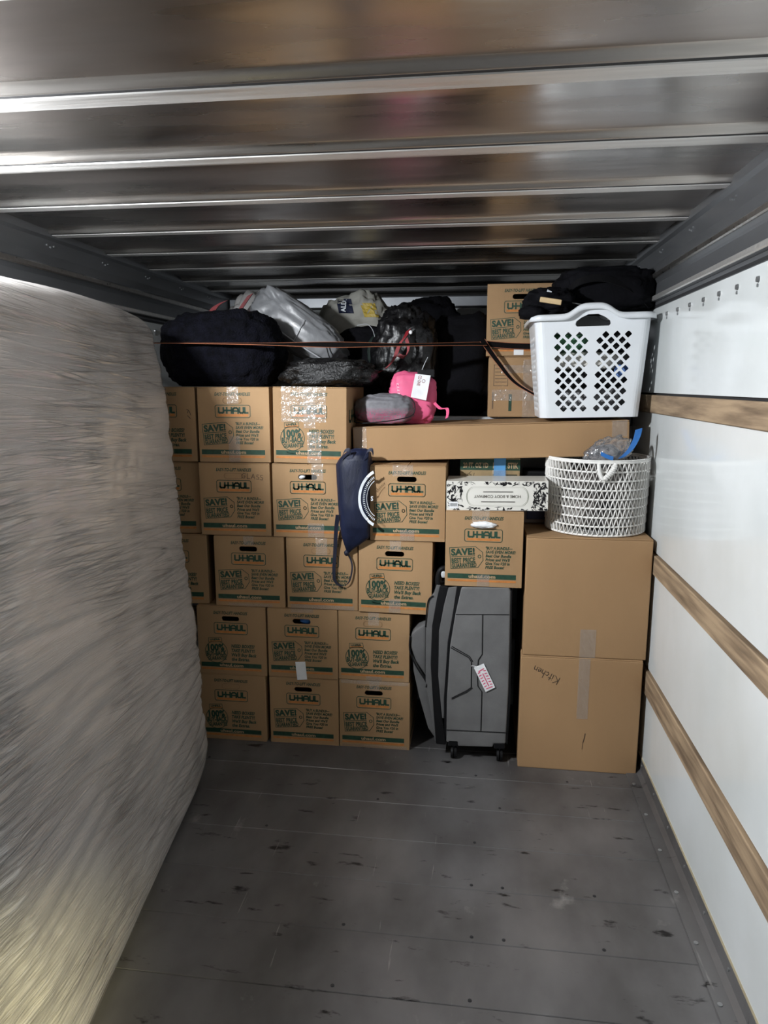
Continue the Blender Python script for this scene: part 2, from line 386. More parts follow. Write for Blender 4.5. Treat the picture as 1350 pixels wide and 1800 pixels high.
def print_100():
    L_ = print_common(); g = Flat()
    g.stroke(circ(.265, .672, .163, 36), .0085, True)
    g.stroke([(.17, .462), (.36, .462), (.365, .525), (.165, .525)], .0065, True); logo_letters(g, .19, .475, .335, .50)
    g.text('100%', .265, .605, .245, .095, .055, 0); g.text('BUY-BACK', .265, .692, .30, .07, .05, 0); g.text('GUARANTEE', .268, .765, .275, .055, .045, 0)
    g.stroke(circ(.265, .69, .185, 14, 60, 120), .012)
    g.rot(.265, .665, R(-4))
    h = Flat()
    for i, (s_, w_) in enumerate([('NEED BOXES?', .345), ('TAKE PLENTY!', .345), ('We\'ll Buy Back', .37), ('the Extras.', .265)]):
        h.text(s_, .49, .575+i*.065, w_, .047, .04, .2, align='l')
    return L_+[('seal_print', g, M_green, 1), ('slogan', h, M_green, 1), ('seal_bar', Flat().rect(.175, .506, .36, .520).rot(.265, .665, R(-4)), M_orange, 1)]

# ------------------------------------------------------------------ the setting: cargo box of a moving truck
XR, XL, ZC, YB, YF, YA, ZD = .712, -1.64, 2.16, -1.25, 3.44, 4.70, 1.45
fl = struct(mesh('floor', *box(XL-.05, XR+.05, YB, YF, -.06, -.012), M_steel))
Y0, DY = 1.615-13*.2215, .2215
pm = None; y = Y0; riv = []
while y < YF:
    y1 = min(y+DY, YF)
    if y1 > YB:
        mesh('floor_plank', *bevelled(*box(XL, XR-.05, max(y, YB)+.0006, y1-.0006, -.012, 0), .0016, 1), M_floor, fl)
        for rx in [-1.5, -1.12, -.74, -.36, .02, .12, .40]:
            if random.random() < .75:
                a = random.uniform(-.01, .01)
                riv.append(tube([(rx+a, y+.02, -.002), (rx+a, y+.02, .0012)], .0055, 10)); riv.append(tube([(rx+a, y+.02, .0), (rx+a, y+.02, .0019)], .0030, 8))
    y = y1
rv = mesh('rivets', *cat(*riv), M_dark, fl); rv['kind'] = 'stuff'

def side_wall(side):
    s_ = 1 if side == 'right' else -1; X = XR if s_ > 0 else XL
    def bx(d0, d1, y0, y1, z0, z1):   # d = distance into the room from the wall plane
        a, b = X-s_*d0, X-s_*d1
        return box(min(a, b), max(a, b), y0, y1, z0, z1)
    wl = struct(mesh('wall_'+side, *bx(-.05, -.012, YB, YA, -.06, 2.24), M_dark))
    zs = [.06, .354, .455, .858, .937, 1.486, 1.56, 1.908]
    for i in range(0, 8, 2):
        mesh('wall_panel', *bx(-.012, 0, YB, YF if i < 6 else YA, zs[i]+.007 if i else .062, zs[i+1]-.002), M_frp, wl)
    for i in (1, 3, 5):
        r_ = mesh('wood_rail', *bevelled(*bx(-.012, .010, YB, 3.42, zs[i]+.0, zs[i+1]-.002), .003, 1), M_wood, wl)
        r_['label'] = 'worn bare wooden tie rail'
    bolts = []
    for k in range(24):
        yy = .2+k*.152
        b = mesh('bolt', *cat(tube([(X, yy, 1.868), (X-s_*.006, yy, 1.868)], [.009, .007], 10), tube([(X, yy, 1.853), (X-s_*.003, yy, 1.853)], .005, 8)), M_steel, wl)
    # cove between the lining and the roof, one swept profile
    prof = [(0, 1.908), (.004, 1.925), (.002, 1.932), (.016, 1.934), (.018, 1.952), (.006, 1.958), (.0, 2.005), (.004, 2.012), (.016, 2.028), (.018, 2.042), (.010, 2.05), (.004, 2.085), (.006, 2.14), (.018, 2.15), (.03, 2.20), (-.02, 2.20), (-.02, 1.90)]
    V = [(X-s_*d, yy, z) for yy in (YB, YA) for d, z in prof]; n = len(prof)
    F = [(i, (i+1) % n, n+(i+1) % n, n+i) for i in range(n)]
    tr = struct(mesh('trim_1' if s_ > 0 else 'trim_2', V, F, M_cove))
    mesh('cove_lip', *bevelled(*bx(.001, .022, YB, YA, 1.934, 1.953), .003, 1), M_bow, tr)
    mesh('cove_ledge', *bevelled(*bx(.001, .021, YB, YA, 2.022, 2.044), .004, 1), M_lip, tr)
    mesh('shadow_gap', *bx(.0, .0025, YB, YA, 1.909, 1.932), M_dark, tr)
    dots = []
    for k in range(-2, 8):
        yb = RIB0+k*RIBD
        for a in range(3): dots.append(tube([(X-s_*.004, yb-.02+.022*a, 2.122-.006*(a % 2)), (X-s_*.009, yb-.02+.022*a, 2.122-.006*(a % 2))], .0035, 6))
    d = mesh('rivets', *cat(*dots), M_steel, tr); d['kind'] = 'stuff'
    # base angle
    V = [(X-s_*d, yy, z) for yy in (YB, YF-.01) for d, z in [(0, .062), (.004, .062), (.006, .02), (.022, .008), (.064, .006), (.066, -.01), (0, -.01)]]; n = 7
    bb = struct(mesh('baseboard_'+side, V, [(i, (i+1) % n, n+(i+1) % n, n+i) for i in range(n)], M_floor))
    rr = []
    for k in range(18):
        yy = -.4+k*.21; rr.append(tube([(X-s_*.05, yy, .005), (X-s_*.05, yy, .009)], .007, 8)); rr.append(tube([(X-s_*.002, yy+.08, .045), (X-s_*.008, yy+.08, .045)], .005, 8))
    d = mesh('rivets', *cat(*rr), M_steel, bb); d['kind'] = 'stuff'
    cc = mesh('caulk_edge', *bx(0, .0025, YB, YF-.01, .060, .070), mat('caulk', (.45, .38, .25), .8), bb)
    return wl
RIB0, RIBD = 1.432, .410
side_wall('right'); side_wall('left')

ce = struct(mesh('ceiling', *box(XL-.05, XR+.05, YB, YA, 2.215, 2.25), M_dark))
XA, XB_ = XL+.006, XR-.006
for k in range(-6, 9):
    yb = RIB0+k*RIBD; yn = yb+RIBD
    if yn < YB or yb > YA: continue
    # rolled sheet between two bows: flat with turned-down lip at its far edge, slightly oil-canned
    ya, ye = yb+.074, min(yn-.016, YA)
    V, F = [], []; NX, NY = 40, 10
    for j in range(NY+3):
        if j <= NY: yy = ya+(ye-.03-ya)*j/NY; zz = 2.173
        else: yy, zz = [(ye-.012, 2.176), (ye, 2.160)][j-NY-1]
        for i in range(NX+1):
            xx = XA+(XB_-XA)*i/NX
            dz = .006*noise.noise(Vector((xx*2.2, yy*3.1+k*4, k*1.7))) if 0 < j < NY else 0
            V.append((xx, yy, zz+dz))
    for j in range(NY+2):
        for i in range(NX): a = j*(NX+1)+i; F.append((a, a+1, a+NX+2, a+NX+1))
    mesh('roof_sheet', V[:(NX+1)*(NY+1)], [q for q in F if max(q) < (NX+1)*(NY+1)], M_roof, ce, smooth=True)
    pr = [(-.031, 2.1735), (-.022, 2.172), (-.014, 2.167), (-.008, 2.161), (-.003, 2.1585), (.0, 2.159), (.0, 2.168)]; n = len(pr)
    mesh('roof_lip', [(x, ye+a, z) for x in (XA, XB_) for a, z in pr], [(i, i+1, n+i+1, n+i) for i in range(n-1)], M_lip, ce, smooth=True)
    mesh('roof_seam', *box(XA, XB_, yn-.0165, yn-.004, 2.1590, 2.172), M_dark, ce)
    prof = [(-.006, 2.20), (-.006, 2.161), (-.003, 2.1565), (.038, 2.1565), (.042, 2.159), (.043, 2.163), (.076, 2.165), (.077, 2.20)]; n = len(prof)
    V = [(x, yb+a, z) for x in (XA, XB_) for a, z in prof]
    mesh('roof_bow', V, [(i, i+1, n+i+1, n+i) for i in range(n-1)]+[tuple(range(n)), tuple(range(n, 2*n))[::-1]], M_bow, ce)

wf = struct(mesh('wall_front', *box(XL, XR, YF, YF+.03, -.01, ZD-.04), M_frontwall))
mesh('wood_rail', *bevelled(*box(XL+.01, XR-.01, YF-.016, YF-.001, .354, .455), .003, 1), M_wood, wf)
mesh('wood_rail', *bevelled(*box(XL+.01, XR-.01, YF-.016, YF-.001, .858, .937), .003, 1), M_wood, wf)
for bx_ in (-.9, -.1, .262, .5): mesh('bolt', *cat(tube([(bx_, YF, 1.27), (bx_, YF-.004, 1.27)], .012, 14), tube([(bx_, YF-.004, 1.27), (bx_, YF-.009, 1.27)], [.007, .004], 10)), M_dark, wf)
dk = struct(mesh('floor_attic', *box(XL, XR, YF+.03, YA, ZD-.04, ZD-.004), M_floor))
mesh('deck_edge', *bevelled(*box(XL+.01, XR-.01, YF-.02, YF+.06, ZD-.034, ZD), .004, 1), M_lid, dk)
wa = struct(mesh('wall_attic', *box(XL, XR, YA, YA+.03, ZD-.04, 2.25), M_dark))
mesh('wall_panel', *box(XL+.01, XR-.01, YA-.012, YA, 2.035, 2.075), M_frp, wa)
mesh('wall_panel', *box(XL+.01, XR-.01, YA-.012, YA, 1.96, 2.022), M_frp, wa)
mesh('wall_panel', *box(XL+.01, XR-.01, YA-.012, YA, ZD, 1.945), mat('attic_grey', (.30, .31, .33), .5), wa)
mesh('top_rail', *bevelled(*box(XL+.01, XR-.01, YA-.05, YA-.002, 2.082, 2.15), .006, 1), M_cove, wa)

# dome lamp over the mattress, just above the left edge of the picture
dl = thing('dome_lamp', 'small round cargo lamp on the roof above the mattress', 'lamp', (LAMP.x, LAMP.y, 2.15))
refresh(dl)
mesh('lamp_base', *tube([(LAMP.x, LAMP.y, 2.174), (LAMP.x, LAMP.y, 2.15)], [.10, .095], 28), M_white, dl)

# ------------------------------------------------------------------ wrapped mattress
def mattress():
    t = thing('mattress', 'large pale mattress in wrinkled clear stretch wrap leaning on the left wall', 'mattress', (-1.2, 1.75, 0)); refresh(t)
    TH, HT, Y0_, Y1_ = .27, 1.90, .72, 2.80
    def loop(off):
        out = []; r = .07
        NF = 170
        for i in range(NF+1): out.append(('f', i/NF))
        for i in range(1, 12): out.append(('t', i/12))
        for i in range(0, 21): out.append(('b', 1-i/20))
        for i in range(1, 12): out.append(('u', 1-i/12))
        return out
    lp = loop(0); NS = 230
    def wr(y, z, k):   # stretch-film wrinkles: long folds running mostly along y
        q = z+.05*math.sin(y*1.7+z*2)+.16*(y-2.2)*(noise.noise(Vector((z*1.3, k, 4)))*.9)
        a = abs(noise.noise(Vector((y*.9, q*15, k)))); b = abs(noise.noise(Vector((y*1.6+7, q*34, k+3))))
        c = noise.noise(Vector((y*1.1, z*1.6, k+9)))
        m_ = .5+.5*noise.noise(Vector((y*1.3+3, z*2.1, 20+k)))
        return c*.018-(max(0, .22-a)*.050+max(0, .13-b)*.028)*(.30+m_)
    def build(off, k, amp):
        V, F = [], []; n = len(lp)
        for j in range(NS+1):
            v = j/NS; y = Y0_+(Y1_-Y0_)*v
            ed = min(1, (1-v)*(Y1_-Y0_)/.11, v*(Y1_-Y0_)/.11); ins = .11*(1-math.sqrt(max(0, 1-(1-ed)**2)))
            for kind, s_ in lp:
                if kind in 'fb':
                    zz = s_*HT; e2 = min(1, s_*HT/.06, (1-s_)*HT/.09); i2 = .07*(1-math.sqrt(max(0, 1-(1-e2)**2)))
                    d = (i2+ins*.8) if kind == 'f' else TH-(i2+ins*.8)
                elif kind == 't': zz = HT; d = .07+ins*.8+(TH-.14-ins*1.6)*s_
                else: zz = 0; d = .07+ins*.8+(TH-.14-ins*1.6)*s_
                zz = min(max(zz, ins*.45), HT-ins*.45)
                top = zz/HT
                xb = -.905-.118*max(0, y-1.30)/1.0-.0*max(0, 1.3-y)
                if y > 2.35: xb -= .06*((y-2.35)/.45)**2
                xt = -1.262-.03*abs(y-2.1)
                x = xb+(xt-xb)*(top**.92)+.030*math.sin(math.pi*top)
                x -= d
                nx = 0
                if kind == 'f': nx = (wr(y, zz, k)*amp+off)*min(1, e2*1.2)
                elif kind == 'b': nx = -off
                zz2 = zz
                if kind == 't': zz2 += .010*noise.noise(Vector((y*4, d*8, k)))+off-.05*max(0, (y-2.2)/.6)**2
                if kind == 'f' and top > .9: zz2 -= .05*max(0, (y-2.2)/.6)**2*(top-.9)*10
                if kind == 'b' and top > .9: zz2 -= .05*max(0, (y-2.2)/.6)**2*(top-.9)*10
                V.append((max(x+nx, XL+.022), y, max(zz2, .001)))
        for j in range(NS):
            for i in range(n): F.append((j*n+i, j*n+(i+1) % n, (j+1)*n+(i+1) % n, (j+1)*n+i))
        F += [tuple(range(n))[::-1], tuple(NS*n+i for i in range(n))]
        return V, F
    mesh('mattress_body', *build(0, 0, 1.0), M_matt, t, smooth=True)
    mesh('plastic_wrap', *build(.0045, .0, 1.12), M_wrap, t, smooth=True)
mattress()

# ------------------------------------------------------------------ printed moving boxes
BW, BH, BD = .313, .316, .41
EPS = .0006
def face_pt(x, y, w_=BW, h_=BH, d_=BD, e=EPS): return ((x-.5)*w_, -d_/2-e, h_*(1-y))
def box_body(hole):
    w_, h_, d_ = BW/2, BH, BD/2
    V, F = box(-w_, w_, -d_, d_, 0, h_-.004)
    if not hole:
        return bevelled(V, F, .0025, 2)
    F = [f for f in F if f != (0, 4, 5, 1)]
    st = lambda g=0: [((x-.5)*BW, BH*(1-y)) for x, y in rrect(.49-.13-g, .178-.036-g, .49+.13+g, .178+.036+g, .036+g*.9, 5)]
    lp = st(); outer = [(-w_, 0), (w_, 0), (w_, h_-.004), (-w_, h_-.004)]
    v2, f2 = poly_fill([outer, lp])
    A = ([(x, -d_, z) for x, z in v2], f2)
    n = len(lp)
    B = ([(x, -d_, z) for x, z in lp]+[(x, -d_+.006, z) for x, z in lp], [(i, (i+1) % n, n+(i+1) % n, n+i) for i in range(n)])
    i_ = .006; inn = box(-w_+i_, w_-i_, -d_+i_, d_-i_, i_, h_-.01); fi = [f for f in inn[1] if f != (0, 4, 5, 1)]
    v3, f3 = poly_fill([[(-w_+i_, i_), (w_-i_, i_), (w_-i_, h_-.01), (-w_+i_, h_-.01)], lp])
    C_ = ([(x, -d_+i_, z) for x, z in v3], f3)
    return cat((V, F), A, B, (inn[0], fi), C_)
def shared(name, V, F, m):
    me = bpy.data.meshes.new(name); me.from_pydata([tuple(v) for v in V], [], F); me.update(); me.materials.append(m); return me
ME = {'body0': shared('box_body', *box_body(False), M_card), 'body1': shared('box_body', *box_body(True), M_card)}
ME['flapL'] = shared('flap', *bevelled(*box(-BW/2+.0005, -.001, -BD/2+.0005, BD/2-.0005, BH-.0038, BH), .001, 1), M_card)
ME['flapR'] = shared('flap', *bevelled(*box(.001, BW/2-.0005, -BD/2+.0005, BD/2-.0005, BH-.0038, BH), .001, 1), M_card)
PRINT = {}
for key, fn in (('s', print_save), ('h', print_100)):
    PRINT[key] = [(n_, f_.to_mesh(n_, m_, lambda x, y: face_pt(x, y, e=EPS*k_))) for n_, f_, m_, k_ in fn()]
pl = Flat().stroke(rrect(.36, .142, .62, .214, .034), .006, True)
ME['punch'] = pl.to_mesh('handle_outline', mat('card_groove', (.26, .155, .075), .8), lambda x, y: face_pt(x, y, e=EPS*.6))
sp = Flat(); logo_letters(sp, .12, .30, .80, .46); sp.rect(.1, .83, .9, .89)
ME['side'] = sp.to_mesh('side_print', M_green, lambda x, y: (BW/2+EPS, (x-.5)*BD, BH*(1-y)))
def tape_mesh(x0, wd, top, down, seed, flip=False):
    """clear tape folded over the top (or bottom) front edge of a box"""
    pts = []
    n1, n2 = 4, 7
    for i in range(n1+1): pts.append((-BD/2+.10*(1-i/n1)*top-.0014*(i == n1), BH+.0012))
    for i in range(1, n2+1): pts.append((-BD/2-.0016, BH+.0012-down*i/n2))
    V, F = [], []
    for k, (y_, z_) in enumerate(pts):
        for j in range(5):
            q = noise.noise(Vector((seed*3.1, k*.9, j*1.3)))*.0012
            V.append((x0+wd*(j/4-.5), y_-abs(q) if k > n1 else y_, z_+(abs(q) if k <= n1 else 0)))
    for k in range(len(pts)-1):
        for j in range(4): F.append((k*5+j, k*5+j+1, k*5+6+j, k*5+5+j))
    if flip: V = [(x, y_, BH-z_ if z_ < BH+.001 else .0004) for x, y_, z_ in V]; V = V[:0]+V
    return V, F
ROWS = 'boxes in the taped cardboard wall'
def moving_box(x, z, kind, hole, label, yf=2.915, rz=0, tape=(.0, .05, .06), btape=None, side=False, extra=None, ry=0):
    t = thing('moving_box', label, 'box', (x, yf+BD/2, z), group=ROWS, rot=(0, ry, R(rz))); refresh(t)
    def add(n, me): o = bpy.data.objects.new(n, me); return link(o, t)
    b = add('box_body', ME['body1' if hole else 'body0']); add('flap', ME['flapL']); add('flap', ME['flapR'])
    for n_, me_ in PRINT[kind]: add(n_, me_)
    if not hole: add('handle_outline', ME['punch'])
    if side: add('side_print', ME['side'])
    sd = hash((round(x, 2), round(z, 2))) % 97
    if tape: mesh('clear_tape', *tape_mesh(*tape[:2], 1, tape[2], sd), M_tape, t, world=False)
    if btape:
        V, F = [], []
        for k in range(6):
            for j in range(4): V.append((btape[0]+btape[1]*(j/3-.5), -BD/2-.0014-abs(noise.noise(Vector((k*.8, j, sd))))*.0012, .0015+btape[2]*k/5))
        for k in range(5):
            for j in range(3): F.append((k*4+j, k*4+j+1, k*4+5+j, k*4+4+j))
        mesh('clear_tape', V, F, M_tape, t, world=False)
    if extra: extra(t)
    return t
def write(t, strokes, w_, sc, ox, oy, rot, m, nm, e=.0009, W_=BW, H_=BH, D_=BD):
    f = Flat()
    for s_ in strokes: f.stroke([(ox+(a*math.cos(rot)-b*math.sin(rot))*sc, oy+(a*math.sin(rot)+b*math.cos(rot))*sc) for a, b in s_], w_)
    me = f.to_mesh(nm, m, lambda x, y: face_pt(x, y, W_, H_, D_, e)); return link(bpy.data.objects.new(nm, me), t)
GLASS = [[(.9, .1), (.5, 0), (.1, .4), (.2, .9), (.7, .9), (.8, .5), (.5, .55)], [(1.2, 0), (1.2, .95), (1.8, .95)], [(2.0, .95), (2.35, 0), (2.75, .95)], [(2.1, .6), (2.6, .6)],
         [(3.5, .1), (3.1, .1), (3.05, .4), (3.5, .55), (3.45, .9), (3.0, .9)], [(4.2, .1), (3.8, .15), (3.8, .45), (4.25, .6), (4.2, 1.0), (3.7, .95)]]
KIT = [[(0, 0), (0, 1)], [(.55, 0), (.05, .5), (.6, 1)], [(.85, .45), (.85, 1)], [(.85, .25), (.86, .27)], [(1.15, .1), (1.15, 1)], [(.98, .4), (1.35, .38)], [(1.85, .55), (1.6, .5), (1.5, .8), (1.65, 1), (1.9, .92)],
       [(2.05, 0), (2.05, 1)], [(2.05, .65), (2.25, .5), (2.4, .6), (2.42, 1)], [(2.6, .75), (2.95, .72), (2.85, .5), (2.62, .6), (2.65, .95), (2.95, .98)], [(3.15, .5), (3.15, 1)], [(3.15, .65), (3.4, .5), (3.5, .65), (3.52, 1)]]
M_marker = mat('marker', (.05, .035, .025), .6)
def sticker(x0, y0, x1, y1, rot=0, nm='white_sticker'):
    def fn(t):
        f = Flat().rect(x0, y0, x1, y1).rot((x0+x1)/2, (y0+y1)/2, rot)
        link(bpy.data.objects.new(nm, f.to_mesh(nm, M_paper, lambda x, y: face_pt(x, y, e=.0016))), t)
    return fn
def scribble(t): write(t, [[(0, 0), (.3, .1), (.1, .5)], [(.4, .2), (.6, .8)], [(.1, .9), (.5, 1.3)]], .008, .09, .88, .30, 0, M_marker, 'marker_scribble')
Z1, Z2, Z3, Z4 = .318, .636, .955, 1.274
# bottom row
moving_box(-1.074, 0, 'h', False, 'printed moving box on the floor against the mattress, bottom row', 2.905, tape=None)
moving_box(-.743, 0, 's', True, 'printed SAVE moving box on the floor, middle of the bottom row', 2.912, rz=.3, tape=None)
moving_box(-.424, 0, 's', True, 'moving box on the floor beside the suitcase, tape along its top edge', 2.915, tape=(.0, .045, .045), btape=(0, .29, .012), side=True,
           extra=lambda t: mesh('edge_tape', *tape_mesh(0, .30, .3, .016, 5), M_tape, t, world=False))
# second row
moving_box(-1.064, Z1, 'h', True, 'printed moving box touching the mattress, second row from the floor', 2.905, tape=None)
moving_box(-.742, Z1, 's', True, 'moving box with a white sticker across its lower green stripe', 2.91, tape=(.0, .10, .016), extra=sticker(.40, .765, .545, 1.03, R(-5)))
moving_box(-.425, Z1, 'h', False, 'BUY-BACK printed moving box beside the grey suitcase, second row from the floor', 2.915, rz=-.4, tape=(.0, .048, .062), btape=(0, .07, .02), side=True)
# third row
moving_box(-1.337, Z2, 'h', False, 'moving box mostly hidden by the mattress, third row from the floor', 2.92, rz=3, tape=None)
moving_box(-.976, Z2, 's', True, 'SAVE moving box with half-open handle, directly below the GLASS box', 2.915, rz=.4, tape=(.0, .045, .04), btape=(0, .2, .012))
moving_box(-.65, Z2, 's', False, 'SAVE moving box with the dangling loop of the navy bag in front', 2.915, rz=-.3, tape=(.0, .05, .075), btape=(0, .28, .018))
moving_box(-.332, Z2, 'h', True, 'BUY-BACK moving box with open handle, right of the navy bag\'s tip', 2.905, rz=-.5, tape=(.0, .048, .045), btape=(.0, .05, .06), side=True, ry=R(.5))
# fourth row
moving_box(-1.365, Z3, 's', False, 'moving box mostly hidden by the mattress, second row from the top', 2.93, rz=4, tape=None)
moving_box(-1.03, Z3, 's', False, 'moving box with GLASS handwritten in marker beside its handle', 2.915, rz=.6, tape=None,
           extra=lambda t: write(t, GLASS, .006, .072, .60, .135, R(4), M_marker, 'handwriting'))
moving_box(-.703, Z3, 's', True, 'SAVE moving box partly behind the navy bag on its right side', 2.915, rz=-.2, tape=(.04, .05, .07), btape=(.03, .07, .06))
moving_box(-.28, Z3, 's', True, 'SAVE moving box with open black handle, right of the navy bag under the long carton', 2.90, rz=-.3, tape=None, btape=(.0, .06, .045), side=True,
           extra=lambda t: mesh('shiny_tape', *tape_mesh(-.02, .085, .3, .045, 9), M_tape, t, world=False))
# fifth row
moving_box(-1.347, Z4, 'h', False, 'moving box cut off by the mattress, top row', 2.92, tape=None, extra=scribble)
moving_box(-1.022, Z4, 's', False, 'SAVE moving box under the dark plush bundle, top row', 2.915, rz=.2, tape=(.0, .05, .07), btape=(0, .05, .11))
moving_box(-.692, Z4, 'h', False, 'BUY-BACK moving box with wrinkled clear tape over its front, top row', 2.912, rz=-.8, tape=(.0, .05, .17), btape=(.02, .06, .13), side=True, ry=R(.6),
           extra=lambda t: mesh('wide_tape', *tape_mesh(-.025, .19, .4, .145, 13), M_tape, t, world=False))
# on the suitcase
moving_box(.038, .780, 's', True, 'SAVE moving box with white paper in its handle, resting on the grey suitcase', 2.86, rz=-.3, tape=(-.015, .07, .055), btape=(.0, .05, .05))
# on the deck
moving_box(.190, 1.729, 's', True, 'moving box partly behind the white laundry basket, near the roof', 3.36, rz=-.8, tape=None, extra=sticker(.40, .90, .54, .99))
pp = mesh('packing_paper', *blob((.034, 2.855, 1.04), (.047, .014, .013), 3, 1, .3, 4, 2, (24, 14), ridge=.2), M_paper, None, True)
tag(pp, 'crumpled white paper poking out of the handle above the suitcase', 'paper')
pb = mesh('blue_wrapper', *blob((-.728, 2.935, .575), (.030, .012, .018), 5, 1, .2, 3, 2, (20, 12)), M_blueplastic, None, True)
tag(pb, 'blue item showing in the handle hole of the stickered box', 'wrapper')
pb = mesh('packing_sheet', *blob((-.742, 2.933, 1.216), (.022, .012, .013), 6, 1, .2, 3, 2, (20, 12)), M_paper, None, True)
tag(pb, 'white paper inside the handle of the box left of the navy bag', 'paper')

# ------------------------------------------------------------------ plain cartons
def carton(name, label, x0, x1, y0, y1, z0, z1, m=None, rot=(0,0,0), tapes=(), group=None):
    t = thing(name, label, 'box', ((x0+x1)/2, (y0+y1)/2, z0), rot=rot, group=group); refresh(t)
    w_, d_, h_ = (x1-x0)/2, (y1-y0)/2, z1-z0
    mesh('box_body', *bevelled(*box(-w_, w_, -d_, d_, 0, h_-.005), .004, 2), m or M_card2, t, world=False)
    mesh('flap', *bevelled(*box(-w_+.001, w_-.001, -d_+.001, -.0012, h_-.0048, h_), .0015, 1), m or M_card2, t, world=False)
    mesh('flap', *bevelled(*box(-w_+.001, w_-.001, .0012, d_-.001, h_-.0048, h_), .0015, 1), m or M_card2, t, world=False)
    for a, b, c, d in tapes:
        V, F = [], []
        for k in range(8):
            for j in range(4): V.append((a+(b-a)*j/3, -d_-.0012-.0008*abs(noise.noise(Vector((k, j, a*9)))), c+(d-c)*k/7))
        for k in range(7):
            for j in range(3): F.append((k*4+j, k*4+j+1, k*4+5+j, k*4+4+j))
        mesh('clear_tape', V, F, M_tape, t, world=False)
    t['dims'] = 0; del t['dims']
    return t, w_*2, h_, d_*2
bg, W_, H_, D_ = carton('large_carton', 'large plain carton on the floor with Kitchen handwritten upside down', .203, .688, 2.835, 3.33, 0, .500, rot=(0, 0, R(-.3)), tapes=[(-.01, .035, .235, .50)], group='large plain cartons')
write(bg, KIT, .005, .065, .30, .24, R(205), M_marker, 'handwriting', W_=W_, H_=H_, D_=D_)
f = Flat().stroke([(.56, .66), (.555, .70), (.545, .74)], .006).stroke([(.545, .74), (.54, .80)], .003)
link(bpy.data.objects.new('scuff_mark', f.to_mesh('scuff_mark', M_marker, lambda x, y: face_pt(x, y, W_, H_, D_, .0008))), bg)
carton('large_carton', 'large plain carton under the white woven basket', .207, .696, 2.838, 3.33, .502, 1.000, tapes=[(-.018, .045, .0, .12)], group='large plain cartons')
lt = R(-1.9)
carton('long_carton', 'long narrow plain carton spanning beneath the laundry basket', -.523, .615, 3.0, 3.40, 1.295, 1.440, rot=(0, lt, 0), tapes=[(-.565, -.51, .01, .145), (.50, .56, .08, .145)])
t, W_, H_, D_ = carton('shipping_carton', 'taped carton on the deck beneath the handled box, beside the laundry basket', .045, .36, 3.37, 3.72, 1.452, 1.727, m=M_card, tapes=[(.0, .06, 0, .26), (-.14, .15, .075, .125), (-.10, .12, .20, .235)])
f = Flat(); f.rect(.30, .62, .345, .90)
link(bpy.data.objects.new('green_print', f.to_mesh('green_print', M_green, lambda x, y: face_pt(x, y, W_, H_, D_, .0007))), t)
f = Flat(); f.stroke([(.08, .14), (.28, .14), (.28, .48), (.08, .48)], .01, True)
for i in range(5): f.stroke([(.10, .2+i*.055), (.26, .2+i*.055)], .012)
[f.stroke([(.07, .60+i*.03), (.07, .615+i*.03)], .02) for i in range(9)]
link(bpy.data.objects.new('shipping_label', f.to_mesh('shipping_label', mat('faded_ink', (.17, .11, .065), .7), lambda x, y: face_pt(x, y, W_, H_, D_, .0005))), t)

# tape-dispenser carton behind the floral box
t, W_, H_, D_ = carton('printed_carton', 'brown carton with green KWIK STIK band behind the floral box', -.07, .185, 3.08, 3.26, 1.098, 1.296, m=M_kraft)
f = Flat().rect(.0, .06, 1, .30)
link(bpy.data.objects.new('green_band', f.to_mesh('green_band', M_green, lambda x, y: face_pt(x, y, W_, H_, D_, .0005))), t)
f = Flat().text('20 FT. OZ YD', .26, .19, .42, .11, .03).text('KWIK STIK', .76, .19, .42, .12, .045)
link(bpy.data.objects.new('lettering', f.to_mesh('lettering', M_tan, lambda x, y: face_pt(x, y, W_, H_, D_, .001))), t)
f = Flat()
for i in range(4): f.stroke([(.56, .40+i*.11), (.94, .40+i*.11)], .045 if i % 2 else .03)
for i in range(26):
    a = random.uniform(0, 6.28); x, y = random.uniform(.03, .36), random.uniform(.4, .95); f.stroke([(x, y), (x+.07*math.cos(a), y+.09*math.sin(a)), (x+.10*math.cos(a+.7), y+.11*math.sin(a+.7))], .008)
link(bpy.data.objects.new('small_print', f.to_mesh('small_print', mat('dark_olive_ink', (.05, .045, .02), .7), lambda x, y: face_pt(x, y, W_, H_, D_, .0006))), t)
mesh('blue_tape', *bevelled(*box(.016, .067, -D_/2-.004, -D_/2-.001, .10, H_-.004), .001, 1), mat('blue_tape', (.10, .32, .62), .35), t, world=False)
V, F = [], []
for k in range(8):
    for j in range(4): V.append((.01+.06*j/3, -D_/2-.006-.003*abs(noise.noise(Vector((k*.9, j*1.1, 3)))), .02+.12*k/7))
for k in range(7):
    for j in range(3): F.append((k*4+j, k*4+j+1, k*4+5+j, k*4+4+j))
mesh('clear_tape', V, F, M_tape, t, world=False)

